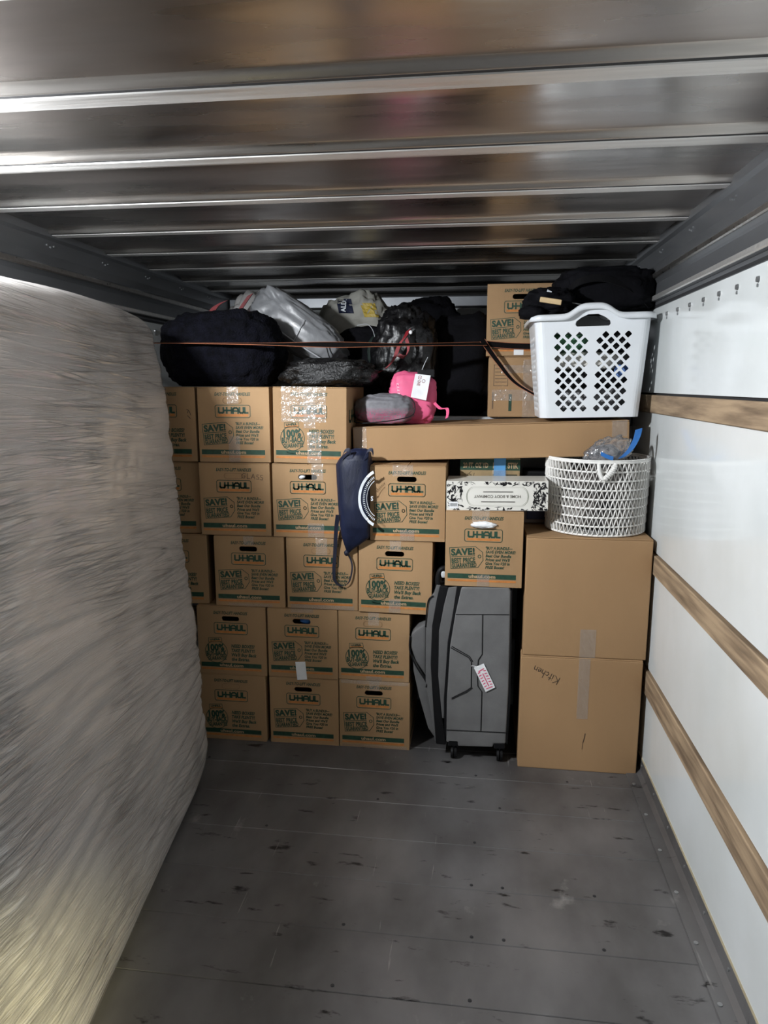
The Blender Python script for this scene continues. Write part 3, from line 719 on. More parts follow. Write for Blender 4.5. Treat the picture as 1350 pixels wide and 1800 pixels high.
# floral gift box
def floral():
    x0, x1, y0, y1, z0, z1 = -.117, .288, 2.865, 3.04, 1.0985, 1.218
    M_cream = mat('cream_card', (.74, .72, .66), .35, 0, .04, 10, coat=.3)
    t = thing('floral_box', 'cream box with black floral print and upside-down lettering', 'box', ((x0+x1)/2, (y0+y1)/2, z0), rot=(0, R(-.9), R(-.5))); refresh(t)
    w_, d_, h_ = (x1-x0)/2, (y1-y0)/2, z1-z0
    mesh('box_body', *bevelled(*box(-w_, w_, -d_, d_, 0, h_), .002, 2), M_cream, t, world=False)
    rnd = random.Random(4); f = Flat(); A = (2*w_)/h_
    def fp(x, y, e): return ((x-.5)*2*w_, -d_-e, h_*(1-y))
    def inside(x, y): return .17 < x < .84 and .17 < y < .86
    for i in range(620):
        x, y = rnd.uniform(.012, .988), rnd.uniform(.04, .96)
        if inside(x, y): continue
        a = rnd.uniform(0, 6.28); l = rnd.uniform(.07, .18); wd = rnd.uniform(.16, .32)
        pts = [(0, 0), (.3, wd*.8), (.6, wd), (1, 0), (.6, -wd*.7), (.3, -wd*.6)]
        if rnd.random() < .45: pts = [(0, 0), (.5, .05), (1, .0), (.5, -.06)]; l *= 1.6
        q = []
        for u, v in pts:
            xx = x+(u*math.cos(a)-v*math.sin(a))*l/A; yy = y+(u*math.sin(a)+v*math.cos(a))*l; q.append((min(.995, max(.005, xx)), min(.985, max(.015, yy))))
        if any(inside(*p) for p in q): continue
        f.poly(q)
        if rnd.random() < .3: f.stroke(q[:4], .008)
    link(bpy.data.objects.new('floral_print', f.to_mesh('floral_print', M_ink, lambda x, y: fp(x, y, .0006))), t)['kind'] = 'stuff'
    f = Flat()
    for g in (0, .035):
        pts = [(.5+(x-.5)*1.0, y) for x, y in rrect(.195+g*.35, .20+g, .815-g*.35, .84-g, .001, 1)]
        pts = []
        for cx, s_ in ((.735-g*.2, 1), (.275+g*.2, -1)):
            for i in range(13):
                a = R(-90+180*i/12); pts.append((cx+s_*.075*math.cos(a), .52+s_*(.33-g)*math.sin(a)))
        f.stroke(pts, .006 if not g else .003, True)
    link(bpy.data.objects.new('oval_frame', f.to_mesh('oval_frame', mat('sage_ink', (.30, .31, .25), .6), lambda x, y: fp(x, y, .0006))), t)
    # the small lines are not legible in the picture: only short dashes
    f = Flat().text('HOME & BODY COMPANY', .505, .52, .46, .10, .01, 0, math.pi)
    for yy, a, b in ((.70, .36, .66), (.36, .38, .64)):
        x = a
        while x < b: f.stroke([(x, yy), (x+.008, yy)], .03); x += .0135
    link(bpy.data.objects.new('lettering', f.to_mesh('lettering', mat('warm_grey_ink', (.12, .11, .09), .6), lambda x, y: fp(x, y, .0009))), t)
    f = Flat().rect(.03, .70, .115, .93); link(bpy.data.objects.new('barcode_label', f.to_mesh('barcode_label', M_paper, lambda x, y: fp(x, y, .0012))), t)
    f = Flat()
    for i in range(12): f.rect(.037+i*.006, .75, .037+i*.006+.003*(1 if i % 3 else .6), .86)
    link(bpy.data.objects.new('barcode', f.to_mesh('barcode', M_ink, lambda x, y: fp(x, y, .0016))), t)
floral()
# taupe organiser with navy drawer front, behind
t = thing('drawer_box', 'taupe box with navy front squeezed between floral box and woven basket', 'box', (.275, 3.19, 1.001)); refresh(t)
mesh('box_body', *bevelled(*box(.205, .318, 3.12, 3.27, 1.002, 1.205), .004, 2), M_taupe, t)
mesh('drawer_front', *bevelled(*box(.222, .310, 3.112, 3.1205, 1.02, 1.10), .002, 1), M_navybox, t)
mesh('knob', *tube([(.262, 3.112, 1.098), (.262, 3.103, 1.098)], [.010, .008], 12), M_steel, t)
mesh('top_clip', *bevelled(*box(.206, .316, 3.116, 3.26, 1.206, 1.232), .008, 2), M_rubber, t)
# ------------------------------------------------------------------ suitcase, seen side-on
def suitcase():
    t = thing('suitcase', 'upright grey soft-sided wheeled suitcase under a moving box', 'suitcase', (.03, 3.05, 0)); refresh(t)
    YS = 2.86
    def S(x, y, Y=YS): return P(700+.2*x, 990+.2*y, Y)
    def prism(nm, pts, y0, dep, m, bev=.008, parent=None):
        q = [S(*p) for p in pts]; n = len(q)
        V = [(p.x, y0, p.z) for p in q]+[(p.x, y0+dep, p.z) for p in q]
        F = [tuple(range(n)), tuple(range(n, 2*n))[::-1]]+[(i, n+i, n+(i+1) % n, (i+1) % n) for i in range(n)]
        if bev: V, F = bevelled(V, F, bev, 3)
        return mesh(nm, V, F, m, parent or t)
    mn = prism('shell', [(555, 212), (975, 212), (990, 250), (982, 700), (972, 1100), (945, 1590), (840, 1590), (830, 1620), (520, 1610), (515, 1580), (422, 1575), (425, 1200), (455, 720), (500, 450)], YS, .40, M_grey, .010)
    prism('back_piping', [(970, 206), (1003, 245), (997, 700), (988, 1200), (962, 1600), (943, 1585), (968, 1100), (976, 700), (982, 250)], YS+.004, .40, M_rubber, .002)
    prism('main_zipper', [(515, 205), (558, 205), (506, 450), (460, 720), (430, 1200), (424, 1560), (405, 1500), (400, 1200), (435, 700), (480, 440)], YS+.003, .39, M_rubber, .003)
    prism('gusset', [(440, 222), (522, 205), (484, 440), (438, 700), (412, 1200), (403, 1372), (385, 1370), (350, 1000), (358, 600), (400, 380)], YS+.006, .385, M_greyd, .006)
    prism('zipper_band', [(365, 205), (445, 215), (404, 380), (362, 600), (354, 1000), (388, 1370), (412, 1500), (418, 1610), (330, 1600), (308, 1300), (283, 900), (296, 560), (336, 330)], YS+.010, .375, M_rubber, .006)
    fp = prism('front_panel', [(335, 200), (372, 205), (342, 330), (302, 560), (288, 900), (312, 1300), (333, 1600), (318, 1570), (285, 1330), (238, 1080), (240, 560), (268, 330), (310, 285)], YS+.016, .36, M_greyd, .006)
    prism('upper_pocket', [(243, 555), (205, 570), (150, 605), (108, 645), (104, 760), (150, 890), (243, 1030)], YS+.03, .33, M_greyd, .012)
    prism('lower_pocket', [(241, 1060), (150, 900), (118, 830), (130, 980), (175, 1190), (258, 1480), (322, 1572), (300, 1330)], YS+.03, .33, M_greyd, .010)
    zp = tube(spline([S(105, 640, YS+.028), S(102, 760, YS+.027), S(150, 890, YS+.026), S(243, 1040, YS+.020), S(246, 1090, YS+.016)]), .0035, 6)
    mesh('pocket_zipper', *zp, M_rubber, t, True)
    mesh('pocket_zipper', *tube(spline([S(240, 560, YS+.015), S(262, 340, YS+.013), S(308, 286, YS+.013)]), .003, 6), M_rubber, t, True)
    mesh('top_handle', *tube(spline([S(355, 215, YS+.03), S(350, 130, YS+.03), S(372, 62, YS+.03), S(415, 48, YS+.035), S(432, 120, YS+.04)]), [.012]*33, 8), M_rubber, t, True)
    mesh('handle_label', *blob(S(398, 100, YS+.02), (.010, .004, .014), 2, .8, .1, 3, 2, (16, 10)), M_lid, t, True)
    # stitched seams and piping on the shell
    sm = []
    for pts in ([(506, 450), (975, 452)], [(742, 452), (738, 800), (705, 850), (694, 960), (700, 1080), (735, 1130), (726, 1475)], [(425, 1465), (950, 1490)],
                [(462, 742), (620, 830), (645, 870), (642, 1090), (600, 1120), (470, 1185)], [(470, 730), (628, 820), (655, 865)], [(470, 1195), (604, 1132), (652, 1096)]):
        sm.append(tube([S(a, b, YS-.0005) for a, b in pts], .0022, 5))
    mesh('seams', *cat(*sm), M_rubber, t)
    for wx in (485, 890):
        c = S(wx, 1700); c.z = .030
        hb = S(wx-10, 1590)
        hs = bevelled(*box(c.x-.026, c.x+.022, YS+.0, YS+.06, .062, .092), .006, 2)
        wh = mesh('caster', *hs, M_rubber, t)
        mesh('wheel', *cat(tube([(c.x-.012, YS+.02, .027), (c.x-.002, YS+.02, .027)], [.025, .026], 20), tube([(c.x+.003, YS+.02, .027), (c.x+.013, YS+.02, .027)], [.026, .025], 20)), M_rubber, wh)
        mesh('fork', *tube([(c.x, YS+.034, .066), (c.x, YS+.026, .03)], [.016, .008], 10), M_greyd, wh)
        w2 = mesh('caster', *[[Vector((v[0], v[1]+.32, v[2])) for v in hs[0]], hs[1]], M_rubber, t)
        mesh('wheel', *tube([(c.x-.012, YS+.34, .027), (c.x+.012, YS+.34, .027)], .026, 20), M_rubber, w2)
    # paper tag
    q = [S(a, b, YS-.006) for a, b in ((664, 918), (752, 882), (852, 1092), (768, 1132))]
    V = q+[p+Vector((0, .0012, 0)) for p in q]
    tg = mesh('paper_tag', V, [(0,1,2,3), (7,6,5,4), (0,4,5,1), (1,5,6,2), (2,6,7,3), (3,7,4,0)], M_paper, t); tg['label'] = 'white paper tag with pink print'
    o_, ux, uy = q[0], q[1]-q[0], q[3]-q[0]; f = Flat()
    for i in range(6):
        f.poly([(.10, .24+i*.11), (.36, .22+i*.11), (.36, .26+i*.11), (.10, .28+i*.11)]); f.poly([(.66, .22+i*.11), (.90, .24+i*.11), (.90, .28+i*.11), (.66, .26+i*.11)])
    f.stroke([(.25, .20), (.80, .17)], .04); f.stroke([(.2, .90), (.8, .90)], .035); f.rect(.46, .32, .56, .84)
    me = f.to_mesh('pink_print', M_pinkink, lambda x, y: Vector(o_+ux*x+uy*y+Vector((0, -.0008, 0)))-t.location); link(bpy.data.objects.new('pink_print', me), tg).parent = tg
    mesh('tag_string', *tube(spline([S(640, 903, YS-.002), S(668, 905, YS-.004), S(715, 918, YS-.008)]), .0012, 5), M_paper, t)
suitcase()

# ------------------------------------------------------------------ laundry basket with diamond holes
def laundry():
    Yb, zb, zt = 3.0, 1.470, 1.868
    xc = .452; wb, wt = .196, .226; db, dt = .155, .185; yc = Yb+db+.012
    t = thing('laundry_basket', 'white plastic laundry basket with diamond holes on the long carton', 'basket', (xc, yc, zb-.002), rot=(0, R(-1.2), 0)); refresh(t)
    H = zt-zb; rc = .035
    def wd(k): return wb+(wt-wb)*k
    def dp(k): return db+(dt-db)*k
    def top(u):  # arch of the rim over the hand hole; u in -1..1
        return .040*math.exp(-(u/.42)**4)
    def dia(cx, cy, a, b):
        return [(cx+a*x, cy+b*y) for x, y in ((0, -1), (.22, -.86), (.86, -.22), (1, 0), (.86, .22), (.22, .86), (0, 1), (-.22, .86), (-.86, .22), (-1, 0), (-.86, -.22), (-.22, -.86))]
    V, F = [], []
    def panel(axis, s_, holes, arch):
        # parametric (u in -1..1 across the flat, k in 0..1 up) filled with holes
        n = 20 if arch else 1
        outer = [(-1, .0), (1, .0)]+[(1-2*i/n, 1+(top(1-2*i/n)/H if arch else 0)) for i in range(n+1)]
        lo = [outer]+holes
        v2, f2 = poly_fill(lo); vv = []
        for u, k in v2:
            fl_ = (wd(k)-rc) if axis == 'x' else (dp(k)-rc)
            vv.append((u*fl_, s_*dp(k), k*H) if axis == 'x' else (s_*wd(k), u*fl_, k*H))
        return vv, f2
    hf = []
    px, pz = .0443, .0222
    for s_ in (-1, 1):
        for r_ in range(14):
            z = H-.072-r_*pz
            for c_ in range(3):
                base = (.030+px*(2-c_)) if s_ < 0 else (.030+px*c_)
                x = s_*base + (0 if r_ % 2 == (0 if s_ > 0 else 0) else (-px/2 if s_ > 0 else px/2)) + (.022 if s_ > 0 else -.022)
                k = z/H; sc = wd(k)/wd(1)
                hf.append(dia(x*sc/(wd(k)-rc), k, .0138/(wd(k)-rc), .0138/H))
    hh = [[(a, b) for a, b in ((-.36, .925), (-.33, .905), (.33, .905), (.36, .925), (.34, .955), (.24, .99), (.1, 1.02), (-.1, 1.02), (-.24, .99), (-.34, .955))]]
    hs = []
    for r_ in range(14):
        z = H-.072-r_*pz; k = z/H
        for c_ in range(5):
            x = (c_-2)*px+(px/2 if r_ % 2 else -px/4)
            if abs(x) > .118: continue
            hs.append(dia(x/(dp(k)-rc), k, .0138/(dp(k)-rc), .0138/H))
    parts = [panel('x', -1, hf+hh, True), panel('x', 1, [], True), panel('y', -1, hs, False), panel('y', 1, hs, False)]
    for sx in (-1, 1):
        for sy in (-1, 1):
            vv, ff = [], []
            for k in (0, 1):
                for i in range(7):
                    a = R(90*i/6); vv.append((sx*(wd(k)-rc+rc*math.cos(a)), sy*(dp(k)-rc+rc*math.sin(a)), k*H))
            for i in range(6): ff.append((i, i+1, 8+i, 7+i))
            parts.append((vv, ff))
    b = mesh('basket_wall', *cat(*parts), M_white, t, world=False)
    bm = bmesh.new(); bm.from_mesh(b.data); bmesh.ops.remove_doubles(bm, verts=bm.verts, dist=.0004); bmesh.ops.recalc_face_normals(bm, faces=bm.faces); bm.to_mesh(b.data); bm.free()
    so = b.modifiers.new('solid', 'SOLIDIFY'); so.thickness = .003; so.offset = 0
    # base
    V = []
    for z, g in ((.0, -.012), (.0, -.003), (.006, .001), (.014, .0005)):
        for (sx, sy, a0) in ((1, 1, 0), (-1, 1, 90), (-1, -1, 180), (1, -1, 270)):
            for i in range(7):
                a = R(a0+90*i/6); V.append((sx*(wb-rc)+(rc+g)*math.cos(a), sy*(db-rc)+(rc+g)*math.sin(a), z-.002+.002))
    n = 28; F = [(j*n+i, j*n+(i+1) % n, (j+1)*n+(i+1) % n, (j+1)*n+i) for j in range(3) for i in range(n)]+[tuple(range(n))[::-1]]
    mesh('basket_base', V, F, M_white, t, world=False)
    # rolled rim, swept round the top
    path = []
    for (sx, sy, a0) in ((1, 1, 0), (-1, 1, 90), (-1, -1, 180), (1, -1, 270)):
        for i in range(7):
            a = R(a0+90*i/6); path.append((sx*(wt-rc)+rc*math.cos(a), sy*(dt-rc)+rc*math.sin(a), math.cos(a), math.sin(a)))
        m_ = 24
        if a0 in (0, 180):
            for i in range(1, m_):
                u = 1-2*i/m_; u = u if a0 == 0 else -u; path.append((u*(wt-rc), sy*dt, 0, sy))
    V, F = [], []; pr = [(-.002, -.006), (-.003, .006), (.003, .012), (.014, .010), (.021, .002), (.022, -.014), (.018, -.014), (.016, -.002), (.006, .002), (.002, -.006)]
    for x, y, nx, ny in path:
        h = H+(top(x/(wt-rc)) if abs(ny) > .99 and abs(x) < wt-rc-.001 else 0)
        for d, z in pr: V.append((x+nx*d, y+ny*d, h+z))
    n, m_ = len(pr), len(path)
    for i in range(m_):
        for j in range(n): F.append((i*n+j, i*n+(j+1) % n, ((i+1) % m_)*n+(j+1) % n, ((i+1) % m_)*n+j))
    mesh('rim', V, F, M_white, t, True, world=False)
    cl = [('grey_garment', 'folded grey cloth at the bottom of the laundry basket', (.27, .27, .28), (xc, yc-.012, zb+.062), (.158, .128, .058), 1),
          ('dark_garment', 'black cloth in the middle of the laundry basket', (.012, .012, .016), (xc, yc, zb+.155), (.165, .135, .038), 2),
          ('cream_garment', 'cream cloth seen through the laundry basket holes', (.85, .82, .76), (xc-.03, yc-.03, zb+.225), (.150, .128, .036), 3),
          ('green_garment', 'green cloth seen through the upper left basket holes', (.12, .33, .18), (xc-.085, yc-.035, zb+.298), (.085, .12, .036), 4),
          ('black_garment', 'black cloth seen through the upper right basket holes', (.014, .014, .018), (xc+.09, yc, zb+.305), (.09, .13, .042), 5),
          ('blue_garment', 'small blue cloth seen through the right basket holes', (.20, .36, .80), (xc+.125, yc-.122, zb+.185), (.03, .018, .024), 6)]
    for nm, lab, c, ce_, r_, sd in cl:
        m = mat('cloth_'+nm, c, .8, 0, .25, 14, .6, 30, bdist=.006)
        tag(mesh(nm, *blob(ce_, r_, sd, .55, .10, 4, 1.2, (40, 24), ridge=.10), m, None, True), lab, 'clothing', 'clothes in the laundry basket')
laundry()
# black things heaped on the basket
def P3(u, v, Y): return P(u, v, Y)
d = thing('duffel_bag', 'black duffel bag lying on top of the laundry basket', 'bag', (.50, 3.22, 1.89)); refresh(d)
mesh('bag_body', *blob((.52, 3.23, 1.985), (.195, .15, .095), 3, .55, .12, 3.2, .9, ridge=.08), M_black, d, True)
mesh('carry_strap', *ribbon(*(lambda p: (p, [Vector((0, .012, .014))]*len(p), [Vector((0, -.7, .7))]*len(p)))(spline([(.33, 3.15, 1.93), (.38, 3.07, 2.0), (.48, 3.06, 2.02), (.60, 3.08, 1.98), (.68, 3.12, 1.92)], 8)), .002), M_rubber, d)
mesh('strap_trim', *tube(spline([(.31, 3.02, 1.935), (.37, 3.0, 1.918), (.42, 2.99, 1.908)], 6), .0022, 5), M_steel, d)
j = thing('black_jacket', 'black jacket hanging over the left rim of the laundry basket', 'jacket', (.26, 3.1, 1.88)); refresh(j)
mesh('jacket_body', *blob((.285, 3.13, 1.925), (.105, .14, .062), 8, .8, .22, 3.4, 1.2, ridge=.16), M_black, j, True)
mesh('sleeve', *blob((.205, 3.02, 1.886), (.048, .05, .026), 11, .8, .2, 4, 1.4, (32, 20), ridge=.12), M_black, j, True)
mesh('print_patch', *tube([P(962, 510, 2.985), P(970, 513, 2.985)], [.006, .002], 3), M_offwhite, j)
st_ = mesh('wooden_ruler', *bevelled(*box(-.042, .042, -.006, .006, -.010, .010), .002, 1), mat('pale_wood', (.62, .45, .24), .55, 0, .15, 10, .2, 30, (.5, 4, 4)))
st_.location = P(968, 529, 2.955); st_.rotation_euler = (0, R(10), R(-8)); tag(st_, 'short pale wooden bar on the black clothes left of the rim', 'wood')

# ------------------------------------------------------------------ woven cord basket
def woven():
    cx, cy, z0, r0, r1, H = .500, 3.052, 1.001, .199, .207, .292
    t = thing('woven_basket', 'round white woven cord basket on the upper large carton', 'basket', (cx, cy, z0)); refresh(t)
    def pt(a, k): r_ = r0+(r1-r0)*k; return Vector((cx+r_*math.cos(a), cy+r_*math.sin(a), z0+.006+H*k))
    NR = 8
    for i in range(NR+1):
        k = i/NR
        mesh('hoop', *tube([pt(2*math.pi*j/72, k) for j in range(72)], .0048 if i in (0, NR) else .0042, 6, True), M_wicker, t, True)
    mesh('hoop', *tube([pt(2*math.pi*j/72, 1)+Vector((0, 0, .007)) for j in range(72)], .0046, 6, True), M_wicker, t, True)
    rnd = random.Random(2)
    for i in range(NR):
        pts = []; N = 66
        for j in range(N*2):
            a = 2*math.pi*(j+rnd.uniform(-.22, .22)+.5*(i % 2))/(2*N); k = (i+(.04 if j % 2 else .96))/NR
            p = pt(a, k); pts.append(p+(p-Vector((cx, cy, p.z))).normalized()*(.0015 if j % 2 else -.001))
        mesh('weave_row', *tube(pts, .0054, 5, True), M_wicker, t, False)
    V = [(cx, cy, z0+.003)]+[pt(2*math.pi*j/48, 0) for j in range(48)]
    mesh('basket_base', V, [(0, 1+j, 1+(j+1) % 48) for j in range(48)], M_wicker, t)
    hp = spline([pt(R(-98), .99)+Vector((0, -.006, 0)), pt(R(-97), .88)+Vector((0, -.014, 0)), pt(R(-93), .79)+Vector((0, -.018, 0)), pt(R(-87), .85)+Vector((0, -.015, 0)), pt(R(-83), .92)+Vector((0, -.013, 0)), pt(R(-80), .99)+Vector((0, -.006, 0))], 10)
    mesh('rope_handle', *tube(hp, .0075, 8), M_wicker, t, True)
    wraps = []
    for q in range(24, 46, 3): c_ = hp[q]; wraps.append(tube([c_-(hp[q+1]-c_).normalized()*.0035, c_+(hp[q+1]-c_).normalized()*.0035], .0108, 10))
    mesh('handle_wrap', *cat(*wraps), M_wicker, t, True)
    m1 = mat('mixed_cloth', (.34, .31, .29), .8, 0, .5, 9, .5, 20, col2=(.03, .03, .035))
    tag(mesh('folded_blanket', *blob((cx, cy, z0+.13), (.165, .165, .115), 6, .7, .08, 3, 1.2, (44, 28), ridge=.08), m1, None, True), 'mottled dark cloth filling the woven basket', 'cloth')
    b = thing('zip_bag', 'clear plastic bag with blue edge sticking out of the woven basket', 'bag', (.52, 2.93, 1.30)); refresh(b)
    mesh('bag_film', *blob((.520, 2.935, 1.335), (.085, .045, .052), 4, .9, .25, 3, 2, (44, 28), ridge=.2, rot=Matrix.Rotation(R(-22), 3, 'Y')), film('bag_film', (.8, .84, .9), .10, .08, 1.0, 26, gloss=.6, bdist=.012), b, True)
    mesh('bag_content', *blob((.510, 2.945, 1.325), (.062, .03, .034), 9, .9, .2, 3, 2, (30, 18), ridge=.2), mat('grey_mix', (.22, .20, .20), .4, 0, .4, 40, col2=(.015, .015, .018), lo=.42, hi=.58), b, True)
    q = [P(1057, 798, 2.90), P(1062, 790, 2.89), P(1075, 800, 2.885)]
    mesh('blue_edge', *ribbon(*(lambda p: (p, [Vector((.013, 0, .004))]*len(p), [Vector((0, 1, 0))]*len(p)))(spline([P(1092, 805, 2.888), P(1108, 790, 2.885), P(1119, 770, 2.89), P(1123, 754, 2.90)], 6)), .0015), M_blueplastic, b)
    mesh('blue_edge', *ribbon(*(lambda p: (p, [Vector((0, 0, .008))]*len(p), [Vector((0, 1, 0))]*len(p)))(spline([P(1056, 797, 2.888), P(1068, 803, 2.885), P(1078, 806, 2.885)], 6)), .0015), M_blueplastic, b)
woven()

# ------------------------------------------------------------------ bags and bundles on the boxes and the deck
pb = mesh('plush_bundle', *blob(P(398, 622, 3.17), (.262, .20, .185), 1, .72, .10, 2.6, .80, (80, 50), ridge=.05, fine=.03), M_fuzzy, None, True)
b_ = pb.data.vertices; zmin = min(v.co.z for v in b_)
for v in b_: v.co.z += 1.592-zmin
tag(pb, 'large dark plush bundle on top of the left boxes', 'bundle')
rw = thing('carrier_bag', 'white and red plastic bag behind the dark plush bundle', 'bag', (-1.16, 3.72, 1.45)); refresh(rw)
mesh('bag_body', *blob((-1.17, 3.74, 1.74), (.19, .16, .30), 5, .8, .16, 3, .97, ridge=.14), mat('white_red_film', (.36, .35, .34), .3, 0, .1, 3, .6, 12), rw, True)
for k, pts in enumerate([[(412, 562), (425, 540), (440, 518)], [(368, 556), (378, 540), (394, 530)], [(436, 548), (450, 546), (462, 552)]]):
    p = spline([P(u, v, 3.52) for u, v in pts], 6); mesh('red_print', *ribbon(p, [Vector((.020 if k else .014, 0, .006))]*len(p), [Vector((0, 1, 0))]*len(p), .004), M_red, rw)
ga = thing('garment_bag', 'translucent whitish storage bag slumped diagonally over the bundle', 'bag', (-.78, 3.3, 1.60)); refresh(ga)
rt_ = Matrix.Rotation(R(37), 3, 'Y')
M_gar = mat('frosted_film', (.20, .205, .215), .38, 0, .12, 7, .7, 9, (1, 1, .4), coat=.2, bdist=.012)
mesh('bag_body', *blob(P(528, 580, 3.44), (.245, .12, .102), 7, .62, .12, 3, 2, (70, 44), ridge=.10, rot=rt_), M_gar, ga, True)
mesh('bag_seam', *tube(spline([P(456, 545, 3.353), P(490, 580, 3.318), P(535, 612, 3.303), P(588, 645, 3.318)], 8), .004, 6), mat('frosted_edge', (.40, .41, .43), .3), ga, True)
mesh('bag_seam', *tube(spline([P(535, 562, 3.310), P(524, 585, 3.306), P(514, 602, 3.313)], 6), .002, 5), MATS['frosted_edge'], ga, True)
mesh('black_cord', *tube(spline([P(573, 605, 3.308), P(579, 628, 3.303), P(590, 648, 3.308), P(620, 652, 3.328)], 6), .003, 6), M_rubber, ga, True)
nb = mesh('mesh_laundry_bag', *blob((-.640, 3.10, 1.640), (.185, .145, .058), 12, .7, .18, 3.2, .9, (60, 30), ridge=.18), mat('black_net', (.009, .0085, .009), .4, 0, .5, 90, 1, 110, bdist=.006), None, True)
zmin = min(v.co.z for v in nb.data.vertices)
for v in nb.data.vertices: v.co.z += 1.594-zmin
tag(nb, 'flat black net bag on the taped BUY-BACK box', 'bag')
al = thing('shopping_bag', 'white and yellow shopping bag with navy ALDI logo near the roof', 'bag', (-.66, 3.93, 1.45)); refresh(al)
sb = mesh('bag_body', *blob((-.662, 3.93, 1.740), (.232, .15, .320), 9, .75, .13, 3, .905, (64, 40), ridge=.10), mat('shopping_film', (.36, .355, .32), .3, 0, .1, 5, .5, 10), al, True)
def on_surface(obj_, parent, shapes, name, m, Yc, e=.003):
    """print laid on a bag: 2-D picture points are dropped along y on to the bag's skin"""
    mw = parent.matrix_basis
    bv = BVHTree.FromPolygons([mw @ v.co for v in obj_.data.vertices], [tuple(p.vertices) for p in obj_.data.polygons])
    V, F = [], []
    for pts in shapes:
        k = len(V); q = []
        for p in pts:
            h = bv.ray_cast(Vector((p.x, 1.5, p.z)), Vector((0, 1, 0)))
            q.append(Vector((p.x, (h[0].y if h[0] else Yc)-e, p.z)))
        V += q; F.append(tuple(range(k, k+len(q))))
    return mesh(name, V, F, m, parent)
def quads(u0, v0, u1, v1, Y, n=6, sk=0):
    out = []
    for i in range(n):
        for j in range(n):
            a, b = u0+(u1-u0)*i/n, u0+(u1-u0)*(i+1)/n; c, d = v0+(v1-v0)*j/n, v0+(v1-v0)*(j+1)/n
            out.append([P(a+sk*(c-v0), c, Y), P(b+sk*(c-v0), c, Y), P(b+sk*(d-v0), d, Y), P(a+sk*(d-v0), d, Y)])
    return out
on_surface(sb, al, quads(586, 522, 612, 549, 3.76, 6, .25), 'navy_patch', M_navy, 3.76)
on_surface(sb, al, quads(629, 530, 655, 556, 3.76, 5, .35), 'yellow_print', mat('yellow_ink', (.50, .36, .06), .5), 3.76)
f = Flat().text('ALDI', .5, .5, 1, .42, .03, 0, R(-90))
lt_ = [[P(590+20*f.V[i][0]*1.0, 523+24*f.V[i][1], 3.76) for i in q] for q in f.F]
on_surface(sb, al, lt_, 'lettering', M_offwhite, 3.76, .006)
tr = lambda nm, lab, c, r_, sd, m, **k: tag(mesh(nm, *blob(c, r_, sd, **k), m, None, True), lab, 'bag', 'dark bags on the truck deck')
gb = thing('gym_bag', 'black and dark green bag under the ALDI shopping bag', 'bag', (-.56, 3.66, 1.45), group='dark bags on the truck deck'); refresh(gb)
mesh('bag_body', *blob((-.545, 3.66, 1.660), (.185, .11, .222), 14, .6, .08, 3, .95, ridge=.06), M_black, gb, True)
mesh('green_flap', *blob((-.470, 3.60, 1.757), (.088, .075, .10), 15, .8, .1, 3, 2, (36, 24)), M_dgreen, gb, True)
mesh('piping', *tube(spline([P(628, 572, 3.53), P(645, 570, 3.52), P(655, 580, 3.52), P(660, 598, 3.53)], 6), .0018, 5), M_lid, gb)
tb = thing('trash_bag', 'shiny black trash bag with red drawstring behind the pink bag', 'bag', (-.36, 3.42, 1.45), group='dark bags on the truck deck'); refresh(tb)
mesh('bag_body', *blob(P(712, 630, 3.46), (.150, .12, .235), 16, .85, .16, 3.4, .86, (72, 46), ridge=.16, fine=.02), M_bin, tb, True)
dsx = [spline([P(718, 580, 3.31), P(712, 592, 3.29), P(702, 606, 3.285), P(692, 632, 3.28), P(675, 650, 3.275), P(660, 656, 3.29)], 6), spline([P(714, 595, 3.295), P(718, 612, 3.285), P(712, 627, 3.28), P(700, 624, 3.285)], 6)]
for i, p in enumerate(dsx):
    mesh('drawstring', *ribbon(p, [Vector((.011 if i == 0 else .006, 0, .007))]*len(p), [Vector((0, 1, .1))]*len(p), .003), M_red, tb)
mesh('string_end', *blob(P(722, 584, 3.285), (.008, .006, .009), 3, 1, .2, 3, 2, (14, 10)), M_paper, tb, True)
tr('black_sack', 'tallest black bag touching the roof, behind the red drawstring', (-.285, 4.12, 1.752), (.212, .15, .318), 17, M_black, e=.75, amp=.12, fr=3, flat=.95, ridge=.1)
tr('black_backpack', 'dull black bag between the pink bag and the handled box', (-.085, 3.70, 1.69), (.16, .19, .255), 18, M_black, e=.62, amp=.08, fr=3, flat=.94, ridge=.06)
pk = thing('pink_bag', 'bright pink drawstring pouch with a white paper tag on the long carton', 'bag', (-.29, 3.2, 1.44)); refresh(pk)
pkb = mesh('pouch', *blob((-.285, 3.165, 1.535), (.100, .06, .115), 21, .62, .12, 3, .9, (56, 40), ridge=.08), M_pink, pk, True)
mesh('black_band', *bevelled(*box(-.262, -.188, 3.108, 3.122, 1.630, 1.665), .004, 2), M_rubber, pk)
q = [P(u, v, 3.085) for u, v in ((730, 657), (757, 660), (749, 704), (722, 698))]
tg = mesh('paper_tag', q+[p+Vector((0, .0015, 0)) for p in q], [(0,1,2,3), (7,6,5,4), (0,4,5,1), (1,5,6,2), (2,6,7,3), (3,7,4,0)], M_paper, pk); tg['label'] = 'white paper tag with CD ONE print'
o_, ux, uy = q[0], q[1]-q[0], q[3]-q[0]
f = Flat().text('CD ONE', .35, .27, .46*1.5, .2, .02, 0, R(90)); f.V = [(a, .27+(b-.27)*.62) for a, b in f.V]
f.stroke(circ(.62, .27, .10, 12, sq=.65), .02, True)
mesh('tag_print', [o_+ux*a+uy*b+Vector((0, -.0008, 0)) for a, b in f.V], f.F, mat('maroon_ink', (.25, .05, .06), .6), pk)
